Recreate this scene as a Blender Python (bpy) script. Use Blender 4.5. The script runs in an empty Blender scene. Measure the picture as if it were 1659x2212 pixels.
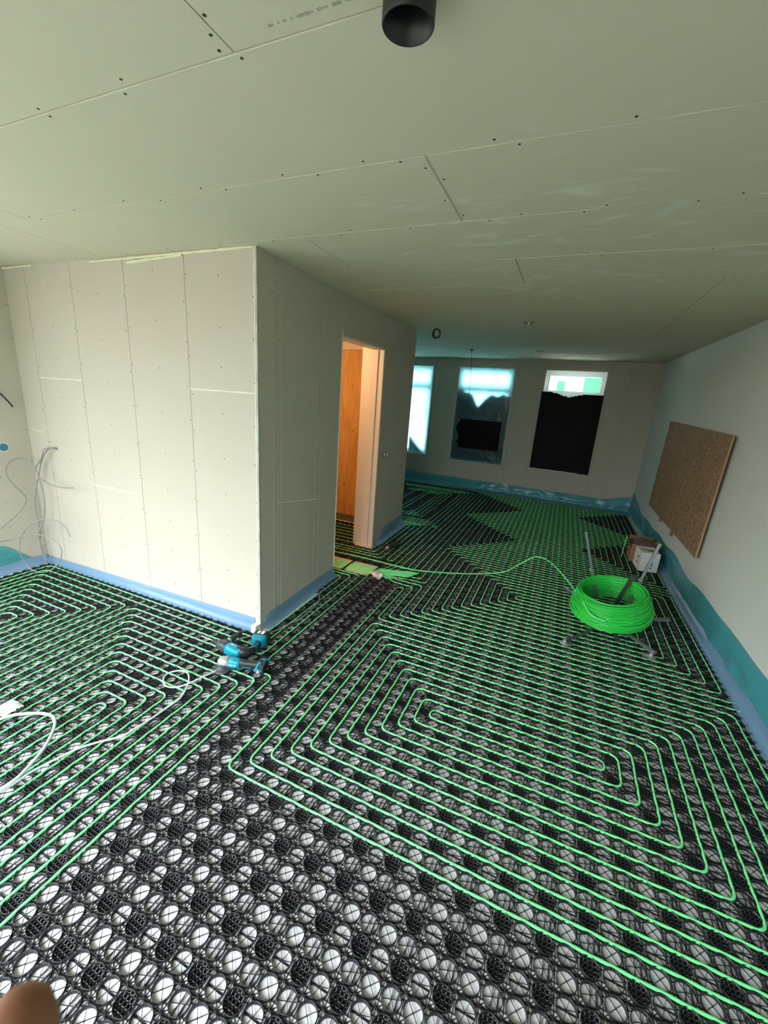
import bpy, math, random
import numpy as np
from mathutils import Vector, noise

# ------------------------------------------------------------------ camera, world, light
sc = bpy.context.scene
COL = sc.collection
H = 2.742
cam_d = bpy.data.cameras.new('camera')
cam = bpy.data.objects.new('camera', cam_d)
COL.objects.link(cam)
cam.location = (0.4643, -2.1744, 1.8957)
cam.rotation_euler = (math.radians(74.3555), math.radians(-3.7971), math.radians(23.9678))
cam_d.sensor_fit = 'HORIZONTAL'
cam_d.sensor_width = 36.0
cam_d.lens = 895.70 / 1659 * 36.0
cam_d.shift_x = 10.78 / 1659
cam_d.shift_y = -3.37 / 1659
cam_d.clip_start = 0.01
cam_d.clip_end = 200
cam_d.dof.use_dof = True
cam_d.dof.focus_distance = 3.0
cam_d.dof.aperture_fstop = 12.0
sc.camera = cam

sc.view_settings.view_transform = 'Standard'
sc.view_settings.look = 'None'
sc.view_settings.gamma = 1.0
sc.view_settings.use_curve_mapping = False
sc.view_settings.exposure = 0.2

world = bpy.data.worlds.new('overcast_sky')
sc.world = world
world.use_nodes = True
bg = world.node_tree.nodes['Background']
bg.inputs['Strength'].default_value = 6.0
_nt = world.node_tree                    # overcast sky: brighter overhead, dim ground haze below the horizon
_tc = _nt.nodes.new('ShaderNodeTexCoord')
_sp = _nt.nodes.new('ShaderNodeSeparateXYZ')
_cr = _nt.nodes.new('ShaderNodeValToRGB')
_mr = _nt.nodes.new('ShaderNodeMapRange')
_mr.inputs['From Min'].default_value = -1.0
_nt.links.new(_tc.outputs['Generated'], _sp.inputs[0])
_nt.links.new(_sp.outputs['Z'], _mr.inputs['Value'])
_nt.links.new(_mr.outputs[0], _cr.inputs[0])
_e = _cr.color_ramp.elements
_e[0].position = 0.0; _e[0].color = (0.20, 0.20, 0.17, 1)
_e[1].position = 1.0; _e[1].color = (3.0, 3.2, 3.4, 1)
_a = _e.new(0.495); _a.color = (0.34, 0.34, 0.29, 1)
_b = _e.new(0.51); _b.color = (0.64, 0.67, 0.69, 1)
_nt.links.new(_cr.outputs[0], bg.inputs['Color'])


def portal(name, loc, rot, sx, sy):
    l = bpy.data.lights.new(name, 'AREA')
    l.shape = 'RECTANGLE'
    l.size, l.size_y = sx, sy
    l.cycles.is_portal = True
    o = bpy.data.objects.new(name, l)
    o.location = loc
    o.rotation_euler = rot
    COL.objects.link(o)
    return o


# daylight through the glazed openings of the room (left side and behind the photographer)
portal('daylight_left_window', (-4.27, -2.05, 1.35), (0, math.radians(-90), 0), 2.5, 2.1)
portal('daylight_rear_window', (-1.75, -3.37, 1.35), (math.radians(90), 0, 0), 4.3, 2.5)
# soft sun added on the street side to strengthen the far windows' glow
_sun = bpy.data.lights.new('added_glow_sun', 'SUN')
_sun.energy = 42
_sun.angle = math.radians(28)
_sun.color = (1.0, 0.97, 0.92)
_suno = bpy.data.objects.new('added_glow_sun', _sun)
_suno.rotation_euler = Vector((0.45, 0.54, 0.80)).to_track_quat('Z', 'Y').to_euler()
COL.objects.link(_suno)
# warm work light inside the small room behind the doorway
wl = bpy.data.lights.new('warm_room_light', 'POINT')
wl.color = (1.0, 0.70, 0.40)
wl.energy = 30
wl.shadow_soft_size = 0.08
wlo = bpy.data.objects.new('warm_room_light', wl)
wlo.location = (-2.35, 1.7, 2.35)
COL.objects.link(wlo)

# ------------------------------------------------------------------ floor plan (grid of 75 mm cells)
P = 0.075
B0 = (-1.497, 0.183)      # front right corner of the block
B1 = (-1.565, 3.513)      # far right corner of the block
B2 = (-4.213, 0.159)      # corner block / left wall
F1 = (1.867, 6.819)       # far right corner
R0 = (1.991, -3.3)        # near right corner
FL = (-4.95, 7.09)        # far left corner


def bx(y):                # block side line
    return -1.497 - 0.0204 * (y - 0.183)


def wx(y):                # right wall line
    return 1.963 - 0.0123 * (y + 1.0)


# ------------------------------------------------------------------ materials
MATS = {}


def mat(name, col, rough=0.6, metal=0.0, spec=0.5, var=0.0, vscale=8.0, bump=0.0, bscale=60.0,
        trans=0.0, coat=0.0, sss=0.0):
    if name in MATS:
        return MATS[name]
    m = bpy.data.materials.new(name)
    m.use_nodes = True
    nt = m.node_tree
    b = nt.nodes['Principled BSDF']
    b.inputs['Roughness'].default_value = rough
    b.inputs['Metallic'].default_value = metal
    b.inputs['Specular IOR Level'].default_value = spec
    b.inputs['Transmission Weight'].default_value = trans
    b.inputs['Coat Weight'].default_value = coat
    tc = nt.nodes.new('ShaderNodeTexCoord')
    nz = nt.nodes.new('ShaderNodeTexNoise')
    nz.inputs['Scale'].default_value = vscale
    nz.inputs['Detail'].default_value = 4
    nt.links.new(tc.outputs['Object'], nz.inputs['Vector'])
    mx = nt.nodes.new('ShaderNodeMix')
    mx.data_type = 'RGBA'
    c = Vector(col)
    mx.inputs[6].default_value = (*[max(0, x * (1 - var)) for x in c], 1)
    mx.inputs[7].default_value = (*[min(1, x * (1 + var)) for x in c], 1)
    nt.links.new(nz.outputs['Fac'], mx.inputs[0])
    nt.links.new(mx.outputs[2], b.inputs['Base Color'])
    if bump > 0:
        n2 = nt.nodes.new('ShaderNodeTexNoise')
        n2.inputs['Scale'].default_value = bscale
        n2.inputs['Detail'].default_value = 3
        nt.links.new(tc.outputs['Object'], n2.inputs['Vector'])
        bp = nt.nodes.new('ShaderNodeBump')
        bp.inputs['Strength'].default_value = bump
        bp.inputs['Distance'].default_value = 0.01
        nt.links.new(n2.outputs['Fac'], bp.inputs['Height'])
        nt.links.new(bp.outputs['Normal'], b.inputs['Normal'])
    MATS[name] = m
    return m


def srgb(r, g, b):
    f = lambda c: (c / 255 / 12.92) if c / 255 <= 0.04045 else ((c / 255 + 0.055) / 1.055) ** 2.4
    return (f(r), f(g), f(b))


def film_mat(name, tint, body, opacity, milky=0.5):
    """thin polythene sheet: part clear, part milky, glossy on top"""
    m = bpy.data.materials.new(name)
    m.use_nodes = True
    nt = m.node_tree
    nt.nodes.clear()
    out = nt.nodes.new('ShaderNodeOutputMaterial')
    tr = nt.nodes.new('ShaderNodeBsdfTransparent'); tr.inputs[0].default_value = (*tint, 1)
    tl = nt.nodes.new('ShaderNodeBsdfTranslucent'); tl.inputs[0].default_value = (*body, 1)
    df = nt.nodes.new('ShaderNodeBsdfDiffuse'); df.inputs[0].default_value = (*body, 1)
    gl = nt.nodes.new('ShaderNodeBsdfGlossy'); gl.inputs['Roughness'].default_value = 0.28
    m1 = nt.nodes.new('ShaderNodeMixShader'); m1.inputs[0].default_value = milky
    nt.links.new(tl.outputs[0], m1.inputs[1]); nt.links.new(df.outputs[0], m1.inputs[2])
    m2 = nt.nodes.new('ShaderNodeMixShader'); m2.inputs[0].default_value = opacity
    nt.links.new(tr.outputs[0], m2.inputs[1]); nt.links.new(m1.outputs[0], m2.inputs[2])
    fr = nt.nodes.new('ShaderNodeFresnel'); fr.inputs[0].default_value = 1.5
    m3 = nt.nodes.new('ShaderNodeMixShader')
    nt.links.new(fr.outputs[0], m3.inputs[0])
    nt.links.new(m2.outputs[0], m3.inputs[1]); nt.links.new(gl.outputs[0], m3.inputs[2])
    nt.links.new(m3.outputs[0], out.inputs[0])
    MATS[name] = m
    return m


def ceiling_mat():
    m = mat('ceiling_board_paper', srgb(210, 204, 184), 0.9, spec=0.15, var=0.02, vscale=3, bump=0.03, bscale=300)
    nt = m.node_tree
    b = nt.nodes['Principled BSDF']
    base = b.inputs['Base Color'].links[0].from_socket
    tc = nt.nodes.new('ShaderNodeTexCoord')
    mp = nt.nodes.new('ShaderNodeMapping')
    mp.inputs['Scale'].default_value = (1.6, 4.2, 1)
    nt.links.new(tc.outputs['Object'], mp.inputs[0])
    nz = nt.nodes.new('ShaderNodeTexNoise')
    nz.inputs['Scale'].default_value = 2.1
    nz.inputs['Detail'].default_value = 5
    nz.inputs['Distortion'].default_value = 1.2
    nt.links.new(mp.outputs[0], nz.inputs[0])
    rp = nt.nodes.new('ShaderNodeMapRange')
    rp.inputs['From Min'].default_value = 0.56
    rp.inputs['From Max'].default_value = 0.68
    nt.links.new(nz.outputs['Fac'], rp.inputs[0])
    # dust marks only on the boards right of the block
    ln = nt.nodes.new('ShaderNodeVectorMath'); ln.operation = 'SUBTRACT'
    ln.inputs[1].default_value = (0.35, 0.75, H)
    nt.links.new(tc.outputs['Object'], ln.inputs[0])
    sc2 = nt.nodes.new('ShaderNodeVectorMath'); sc2.operation = 'MULTIPLY'
    sc2.inputs[1].default_value = (0.72, 0.95, 1)
    nt.links.new(ln.outputs[0], sc2.inputs[0])
    le = nt.nodes.new('ShaderNodeVectorMath'); le.operation = 'LENGTH'
    nt.links.new(sc2.outputs[0], le.inputs[0])
    r2 = nt.nodes.new('ShaderNodeMapRange')
    r2.inputs['From Min'].default_value = 1.35
    r2.inputs['From Max'].default_value = 0.75
    nt.links.new(le.outputs['Value'], r2.inputs[0])
    mul = nt.nodes.new('ShaderNodeMath'); mul.operation = 'MULTIPLY'
    nt.links.new(rp.outputs[0], mul.inputs[0]); nt.links.new(r2.outputs[0], mul.inputs[1])
    m2 = nt.nodes.new('ShaderNodeMath'); m2.operation = 'MULTIPLY'; m2.inputs[1].default_value = 0.75
    nt.links.new(mul.outputs[0], m2.inputs[0])
    mx = nt.nodes.new('ShaderNodeMix'); mx.data_type = 'RGBA'
    mx.inputs[7].default_value = (*srgb(226, 226, 214), 1)
    nt.links.new(m2.outputs[0], mx.inputs[0]); nt.links.new(base, mx.inputs[6])
    nt.links.new(mx.outputs[2], b.inputs['Base Color'])
    return m


def wood_mat(name, c1, c2, scale=(2, 2, 0.35), knots=True, chip=False):
    m = bpy.data.materials.new(name)
    m.use_nodes = True
    nt = m.node_tree
    b = nt.nodes['Principled BSDF']
    b.inputs['Roughness'].default_value = 0.7
    b.inputs['Specular IOR Level'].default_value = 0.2
    tc = nt.nodes.new('ShaderNodeTexCoord')
    mp = nt.nodes.new('ShaderNodeMapping'); mp.inputs['Scale'].default_value = scale
    nt.links.new(tc.outputs['Object'], mp.inputs[0])
    if chip:
        t = nt.nodes.new('ShaderNodeTexVoronoi'); t.inputs['Scale'].default_value = 28
        t2 = nt.nodes.new('ShaderNodeTexNoise'); t2.inputs['Scale'].default_value = 9; t2.inputs['Detail'].default_value = 6
        nt.links.new(mp.outputs[0], t.inputs[0]); nt.links.new(mp.outputs[0], t2.inputs[0])
        a = nt.nodes.new('ShaderNodeMix'); a.data_type = 'FLOAT'; a.inputs[0].default_value = 0.6
        sep = nt.nodes.new('ShaderNodeSeparateColor')
        nt.links.new(t.outputs['Color'], sep.inputs[0])
        nt.links.new(sep.outputs[0], a.inputs[2]); nt.links.new(t2.outputs['Fac'], a.inputs[3])
        fac = a.outputs[0]
    else:
        t = nt.nodes.new('ShaderNodeTexNoise'); t.inputs['Scale'].default_value = 5
        t.inputs['Detail'].default_value = 6; t.inputs['Distortion'].default_value = 1.0
        nt.links.new(mp.outputs[0], t.inputs[0]); fac = t.outputs['Fac']
    cr = nt.nodes.new('ShaderNodeValToRGB')
    cr.color_ramp.elements[0].position = 0.3; cr.color_ramp.elements[0].color = (*c1, 1)
    cr.color_ramp.elements[1].position = 0.7; cr.color_ramp.elements[1].color = (*c2, 1)
    nt.links.new(fac, cr.inputs[0])
    last = cr.outputs[0]
    if knots:
        v = nt.nodes.new('ShaderNodeTexVoronoi'); v.inputs['Scale'].default_value = 5.5
        nt.links.new(tc.outputs['Object'], v.inputs[0])
        r = nt.nodes.new('ShaderNodeMapRange')
        r.inputs['From Min'].default_value = 0.06; r.inputs['From Max'].default_value = 0.10
        r.inputs['To Min'].default_value = 0.75; r.inputs['To Max'].default_value = 0
        nt.links.new(v.outputs['Distance'], r.inputs[0])
        mx = nt.nodes.new('ShaderNodeMix'); mx.data_type = 'RGBA'
        mx.inputs[7].default_value = (0.18, 0.06, 0.015, 1)
        nt.links.new(r.outputs[0], mx.inputs[0]); nt.links.new(last, mx.inputs[6])
        last = mx.outputs[2]
    nt.links.new(last, b.inputs['Base Color'])
    MATS[name] = m
    return m


M_PAPER = mat('plasterboard_paper', srgb(198, 191, 178), 0.9, spec=0.15, var=0.025, vscale=2.5, bump=0.02, bscale=300)
M_PAPER2 = mat('painted_wall', srgb(214, 220, 216), 0.85, spec=0.2, var=0.02, vscale=3, bump=0.05, bscale=220)
M_CEIL = ceiling_mat()
M_FILL = mat('white_joint_filler', srgb(238, 238, 228), 0.8, var=0.03)
M_FOAM = mat('cream_sealing_foam', srgb(236, 234, 202), 0.8, var=0.05, bump=0.4, bscale=40)
M_SCREW = mat('dark_screw_head', (0.02, 0.02, 0.02), 0.6)
M_DARKGAP = mat('dark_joint_gap', srgb(120, 118, 105), 0.9)
M_FLOOR = mat('white_insulation_foil', srgb(246, 247, 250), 0.5, spec=0.3, var=0.03, vscale=20, bump=0.1, bscale=25)
M_MAT = mat('black_plastic_grid', (0.014, 0.015, 0.018), 0.38, spec=0.5)
M_TUBE = mat('green_heating_pipe_plastic', srgb(122, 240, 150), 0.24, spec=0.6, var=0.06, vscale=6)
M_COIL = mat('green_coiled_pipe_plastic', srgb(48, 208, 78), 0.28, spec=0.5, var=0.08, vscale=9)
M_FILM = film_mat('teal_plastic_film', srgb(160, 228, 236), srgb(108, 208, 222), 0.88)
M_FILMW = film_mat('pale_blue_window_film', srgb(140, 220, 240), srgb(158, 228, 243), 0.80, 0.12)
M_STRIP = film_mat('light_blue_edge_strip_film', srgb(170, 205, 240), srgb(158, 200, 240), 0.95)
M_BLACKF = mat('black_plastic_sheet', (0.006, 0.006, 0.006), 0.55, spec=0.12, bump=0.2, bscale=7)
M_PVC = mat('white_window_plastic', srgb(235, 238, 236), 0.35, spec=0.4)
M_PLY = wood_mat('knotty_plywood', srgb(214, 162, 92), srgb(238, 192, 122))
M_OSB = wood_mat('brown_chipboard', srgb(122, 94, 72), srgb(184, 152, 120), scale=(3, 3, 3), knots=False, chip=True)
M_OSBE = mat('chipboard_edge', srgb(176, 146, 108), 0.8, var=0.1, vscale=40)
M_JAMB = mat('primed_timber_jamb', srgb(232, 218, 200), 0.6, var=0.04, vscale=12)
M_ALU = mat('galvanised_steel', srgb(190, 194, 196), 0.32, metal=0.9, var=0.06, vscale=14)
M_DSTEEL = mat('dull_dark_steel', srgb(90, 100, 98), 0.45, metal=0.7)
M_CABLE = mat('grey_cable_sheath', srgb(150, 150, 150), 0.45, spec=0.4)
M_CABLEW = mat('light_grey_cable_sheath', srgb(205, 212, 218), 0.4, spec=0.4)
M_BLK = mat('black_rubber_plastic', (0.02, 0.021, 0.024), 0.45)
M_TEAL = mat('teal_tool_plastic', srgb(0, 142, 165), 0.35, spec=0.5)
M_GREYM = mat('cast_grey_metal', srgb(176, 182, 184), 0.4, metal=0.3)
M_WHITE = mat('white_paper', srgb(236, 238, 242), 0.6, var=0.02)
M_INK = mat('black_ink', (0.01, 0.01, 0.012), 0.6)
M_CARD = mat('brown_cardboard', srgb(150, 116, 86), 0.85, var=0.08, vscale=16)
M_BAG = film_mat('crumpled_clear_bag', srgb(200, 196, 190), srgb(176, 166, 156), 0.55)
M_BOARD = mat('cream_board', srgb(222, 205, 180), 0.7, var=0.04)
M_SKIN = mat('skin', srgb(150, 100, 76), 0.5, spec=0.35, var=0.08, vscale=40)
M_NAIL = mat('finger_nail', srgb(214, 170, 150), 0.3)
M_DUCT = mat('black_duct_plastic', (0.014, 0.018, 0.017), 0.4)
M_HOLEB = mat('blue_plastic_backing', srgb(62, 128, 158), 0.4)
M_RED = mat('red_white_tape', srgb(190, 70, 60), 0.6)
M_CONC = mat('grey_concrete', srgb(120, 112, 104), 0.9, var=0.15, vscale=10)
M_GROUND = mat('paved_ground', srgb(205, 203, 196), 0.9, var=0.1)
M_GREEN = mat('green_awning', srgb(0, 120, 62), 0.8)
M_HOUSE = mat('pale_facade', srgb(214, 206, 204), 0.9, var=0.05)
M_GLASS = None


# ------------------------------------------------------------------ mesh builder
class MB:
    def __init__(self):
        self.v = []
        self.f = []

    def add(self, vs, fs):
        o = len(self.v)
        self.v += [tuple(p) for p in vs]
        self.f += [tuple(i + o for i in f) for f in fs]
        return self

    def frame_box(self, c, ax, ay, az):
        """box with centre c and half-axis vectors"""
        c, ax, ay, az = map(Vector, (c, ax, ay, az))
        vs = [c + i * ax + j * ay + k * az for k in (-1, 1) for j in (-1, 1) for i in (-1, 1)]
        return self.add(vs, [(0, 2, 3, 1), (4, 5, 7, 6), (0, 1, 5, 4), (2, 6, 7, 3), (0, 4, 6, 2), (1, 3, 7, 5)])

    def box(self, x0, x1, y0, y1, z0, z1):
        return self.frame_box(((x0 + x1) / 2, (y0 + y1) / 2, (z0 + z1) / 2),
                              ((x1 - x0) / 2, 0, 0), (0, (y1 - y0) / 2, 0), (0, 0, (z1 - z0) / 2))

    def bar(self, a, b, w, t, up=(0, 0, 1)):
        a, b, up = Vector(a), Vector(b), Vector(up)
        d = (b - a)
        L = d.length
        d.normalize()
        s = d.cross(up)
        if s.length < 1e-4:
            s = d.cross(Vector((1, 0, 0)))
        s.normalize()
        u = s.cross(d)
        return self.frame_box((a + b) / 2, d * L / 2, s * w / 2, u * t / 2)

    def tube(self, pts, r, n=8, closed=False, caps=True):
        pts = [Vector(p) for p in pts]
        N = len(pts)
        rr = r if hasattr(r, '__len__') else [r] * N
        tang = []
        for i in range(N):
            if closed:
                d = pts[(i + 1) % N] - pts[i - 1]
            else:
                d = pts[min(i + 1, N - 1)] - pts[max(i - 1, 0)]
            tang.append(d.normalized() if d.length > 1e-9 else Vector((1, 0, 0)))
        t0 = tang[0]
        ref = Vector((0, 0, 1)) if abs(t0.z) < 0.9 else Vector((1, 0, 0))
        u = (ref - t0 * ref.dot(t0)).normalized()
        vs, fs = [], []
        for i in range(N):
            t = tang[i]
            u = (u - t * u.dot(t))
            u = u.normalized() if u.length > 1e-6 else t.orthogonal().normalized()
            w = t.cross(u)
            for k in range(n):
                a = 2 * math.pi * k / n
                vs.append(pts[i] + (u * math.cos(a) + w * math.sin(a)) * rr[i])
        for i in range(N if closed else N - 1):
            j = (i + 1) % N
            for k in range(n):
                l = (k + 1) % n
                fs.append((i * n + k, i * n + l, j * n + l, j * n + k))
        if caps and not closed:
            fs.append(tuple(range(n))[::-1])
            fs.append(tuple((N - 1) * n + k for k in range(n)))
        return self.add(vs, fs)

    def lathe(self, base, axis, prof, n=24, caps=True):
        """prof = [(distance along axis, radius), ...]"""
        base, axis = Vector(base), Vector(axis).normalized()
        u = axis.orthogonal().normalized()
        w = axis.cross(u)
        vs, fs = [], []
        for d, r in prof:
            for k in range(n):
                a = 2 * math.pi * k / n
                vs.append(base + axis * d + (u * math.cos(a) + w * math.sin(a)) * r)
        for i in range(len(prof) - 1):
            for k in range(n):
                l = (k + 1) % n
                fs.append((i * n + k, i * n + l, (i + 1) * n + l, (i + 1) * n + k))
        if caps:
            fs.append(tuple(range(n))[::-1])
            fs.append(tuple((len(prof) - 1) * n + k for k in range(n)))
        return self.add(vs, fs)

    def build(self, name, m, parent=None, smooth=False, bevel=0.0):
        me = bpy.data.meshes.new(name)
        me.from_pydata(self.v, [], self.f)
        me.materials.append(m)
        if smooth:
            me.polygons.foreach_set('use_smooth', [True] * len(me.polygons))
        me.update()
        o = bpy.data.objects.new(name, me)
        COL.objects.link(o)
        if parent is not None:
            o.parent = parent
        if bevel:
            b = o.modifiers.new('bevel', 'BEVEL')
            b.width = bevel
            b.segments = 2
            b.limit_method = 'ANGLE'
        return o


def tag(o, label, cat, group=None):
    o['label'] = label
    o['category'] = cat
    if group:
        o['group'] = group
    return o


def struct(o):
    o['kind'] = 'structure'
    return o


def empty(name, label=None, cat=None, loc=(0, 0, 0), group=None):
    o = bpy.data.objects.new(name, None)
    o.empty_display_size = 0.05
    COL.objects.link(o)
    if label:
        tag(o, label, cat, group)
    return o


def catmull(pts, sub=6):
    pts = [Vector(p) for p in pts]
    P_ = [2 * pts[0] - pts[1]] + pts + [2 * pts[-1] - pts[-2]]
    out = []
    for i in range(1, len(P_) - 2):
        a, b, c, d = P_[i - 1:i + 3]
        for s in range(sub):
            t = s / sub
            out.append(0.5 * ((2 * b) + (c - a) * t + (2 * a - 5 * b + 4 * c - d) * t * t + (3 * b - a - 3 * c + d) * t ** 3))
    out.append(pts[-1])
    return out


# ------------------------------------------------------------------ the setting: boarded walls
def wall(name, A, B, z0, z1, sj=(), zj=(), holes=(), thick=0.12, m=M_PAPER, gap=0.0035, screws=True, seed=1):
    """Boards 12.5 mm thick in front of a backing; the room is on the left of A->B when looking down... (inward = n)"""
    A2, B2_ = Vector((*A, 0)), Vector((*B, 0))
    d = (B2_ - A2)
    L = d.length
    d.normalize()
    n = Vector((d.y, -d.x, 0))            # towards the room
    ss = sorted(set([0, L] + [s for s in sj if 0 < s < L] + [s for h in holes for s in h[:2] if 0 < s < L]))
    zz = sorted(set([z0, z1] + [z for h in holes for z in h[2:] if z0 < z < z1]))
    mb, back = MB(), MB()
    T = 0.0125
    for i in range(len(ss) - 1):
        for j in range(len(zz) - 1):
            a, b, c, e = ss[i], ss[i + 1], zz[j], zz[j + 1]
            cm, ze = (a + b) / 2, (c + e) / 2
            if any(h[0] < cm < h[1] and h[2] < ze < h[3] for h in holes):
                continue
            ga = gap / 2 if a in sj else 0
            gb = gap / 2 if b in sj else 0
            cc = A2 + d * ((a + ga + b - gb) / 2) - n * T / 2 + Vector((0, 0, ze))
            mb.frame_box(cc, d * ((b - gb - a - ga) / 2), n * T / 2, Vector((0, 0, (e - c) / 2)))
            a2, b2 = max(a, 0.02), min(b, L - 0.02)
            cc = A2 + d * ((a2 + b2) / 2) - n * (T + thick / 2 + 0.0005) + Vector((0, 0, ze))
            back.frame_box(cc, d * ((b2 - a2) / 2), n * thick / 2, Vector((0, 0, (e - c) / 2)))
    o = struct(mb.build(name, m))
    back.build('backing', M_DARKGAP, o)
    if screws:
        rnd = random.Random(seed)
        sb = MB()
        cols = []
        for s in sj:
            cols += [s - 0.018, s + 0.018]
        allj = sorted([0] + list(sj) + [L])
        for i in range(len(allj) - 1):
            if allj[i + 1] - allj[i] > 0.45:
                cols.append((allj[i] + allj[i + 1]) / 2)
        cols += [0.02, L - 0.02]
        for s in cols:
            z = z0 + 0.1 + rnd.random() * 0.12
            while z < z1 - 0.02:
                s2 = s + rnd.uniform(-0.005, 0.005)
                if not any(h[0] - 0.01 < s2 < h[1] + 0.01 and h[2] - 0.01 < z < h[3] + 0.01 for h in holes):
                    c0 = A2 + d * s2 + Vector((0, 0, z))
                    sb.lathe(c0 - n * 0.002, n, [(0, 0.0042), (0.0026, 0.0042)], 8)
                z += rnd.uniform(0.24, 0.34)
        sb.build('screws', M_SCREW, o)
    return o, A2, d, n


def filler(name, A2, d, n, segs, parent, m=M_FILL, w=0.009, t=0.002):
    mb = MB()
    rnd = random.Random(5)
    for (s0, za, s1, zb) in segs:
        k = max(3, int(math.hypot(s1 - s0, zb - za) / 0.06))
        pts = []
        for i in range(k + 1):
            f = i / k
            pts.append(A2 + d * (s0 + (s1 - s0) * f) + n * (t / 2) + Vector((0, 0, za + (zb - za) * f + rnd.uniform(-1, 1) * 0.001)))
        mb.tube(pts, [w / 2 * rnd.uniform(0.6, 1.15) for _ in pts], 6)
    return mb.build(name, m, parent)


# floor
struct(MB().box(-5.2, 2.3, -3.45, 7.3, -0.12, 0.0).build('floor', M_FLOOR))

# front wall of the block
wf, a_, d_, n_ = wall('wall_front', B2, B0, 0, H, sj=[0.291, 0.885, 1.499, 2.106], seed=3)
filler('joint_filler', a_, d_, n_, [(2.106, 1.842, 2.71, 1.845), (0.885, 0.934, 1.45, 0.936), (0.295, 1.841, 0.885, 1.842),
                                    (0.05, 1.36, 0.235, 1.345)], wf)
filler('ceiling_foam_bead', a_, d_, n_, [(0.0, 2.73, 0.42, 2.735), (1.15, 2.725, 2.70, 2.735), (1.55, 2.70, 2.1, 2.72)], wf, M_FOAM, 0.018, 0.008)
filler('corner_bead', a_, d_, n_, [(2.709, 0.0, 2.709, H)], wf, M_FILL, 0.012, 0.002)

# side wall of the block with the doorway
wp, a_, d_, n_ = wall('wall_partition', B0, B1, 0, H, sj=[0.236, 0.842, 2.83], holes=[(1.215, 2.235, -1, 2.432)], seed=8, thick=0.10)
filler('joint_filler', a_, d_, n_, [(0.236, 1.02, 0.842, 0.925)], wp)
filler('corner_bead', a_, d_, n_, [(0.004, 0.0, 0.004, H), (1.211, 0.06, 1.211, 2.432)], wp, M_FILL, 0.010, 0.002)
jt = MB()
for s in (0.19, 0.285, 0.80, 0.885):
    jt.frame_box(a_ + d_ * s + n_ * 0.0006 + Vector((0, 0, 1.36)), d_ * 0.0035, n_ * 0.0006, Vector((0, 0, 1.3)))
jt.build('board_edge_ridge', M_PAPER, wp)

# far wall of the block (other side) and left wall, rear wall, right wall, far wall
wall('wall_block_rear', B1, (-4.95, 3.56), 0, H, sj=[0.6, 1.2, 1.8, 2.4], seed=4)
wl_, la, ld, ln = wall('wall_left', (-4.213, -3.3), B2, 0, H, sj=[2.9],
                       holes=[(0.2, 2.3, 0.1, 2.6)], seed=6)
wall('wall_rear', R0, (-4.213, -3.3), 0, H, sj=[1], holes=[(1.591, 5.891, 0.1, 2.6)], screws=False)
wr, ra, rd, rn = wall('wall_right', F1, R0, 0, H, sj=[2.2, 4.55, 6.4, 8.6], m=M_PAPER2, screws=False, gap=0.0015)
wall('wall_side_room', (-4.95, 3.4), FL, 0, H, sj=[1.2, 2.4], screws=False)
# windows in the far wall, given by their x ranges
fd = Vector((F1[0] - FL[0], F1[1] - FL[1], 0))
FLn = fd.length
fd.normalize()
fx = lambda x: (x - FL[0]) / fd.x
WZ0, WZ1 = 0.645, 2.567
wins = [(-3.45, -2.345), (-1.766, -0.632), (-0.042, 1.024)]
wfa, fa, fdir, fn = wall('wall_far', FL, F1, 0, H, sj=[fx(x) for x in (-4.1, -3.5, -2.3, -1.85, -0.57, -0.1, 1.08, 1.4)],
                         holes=[(fx(a), fx(b), WZ0, WZ1) for a, b in wins], seed=12, thick=0.14, gap=0.0025)

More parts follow.
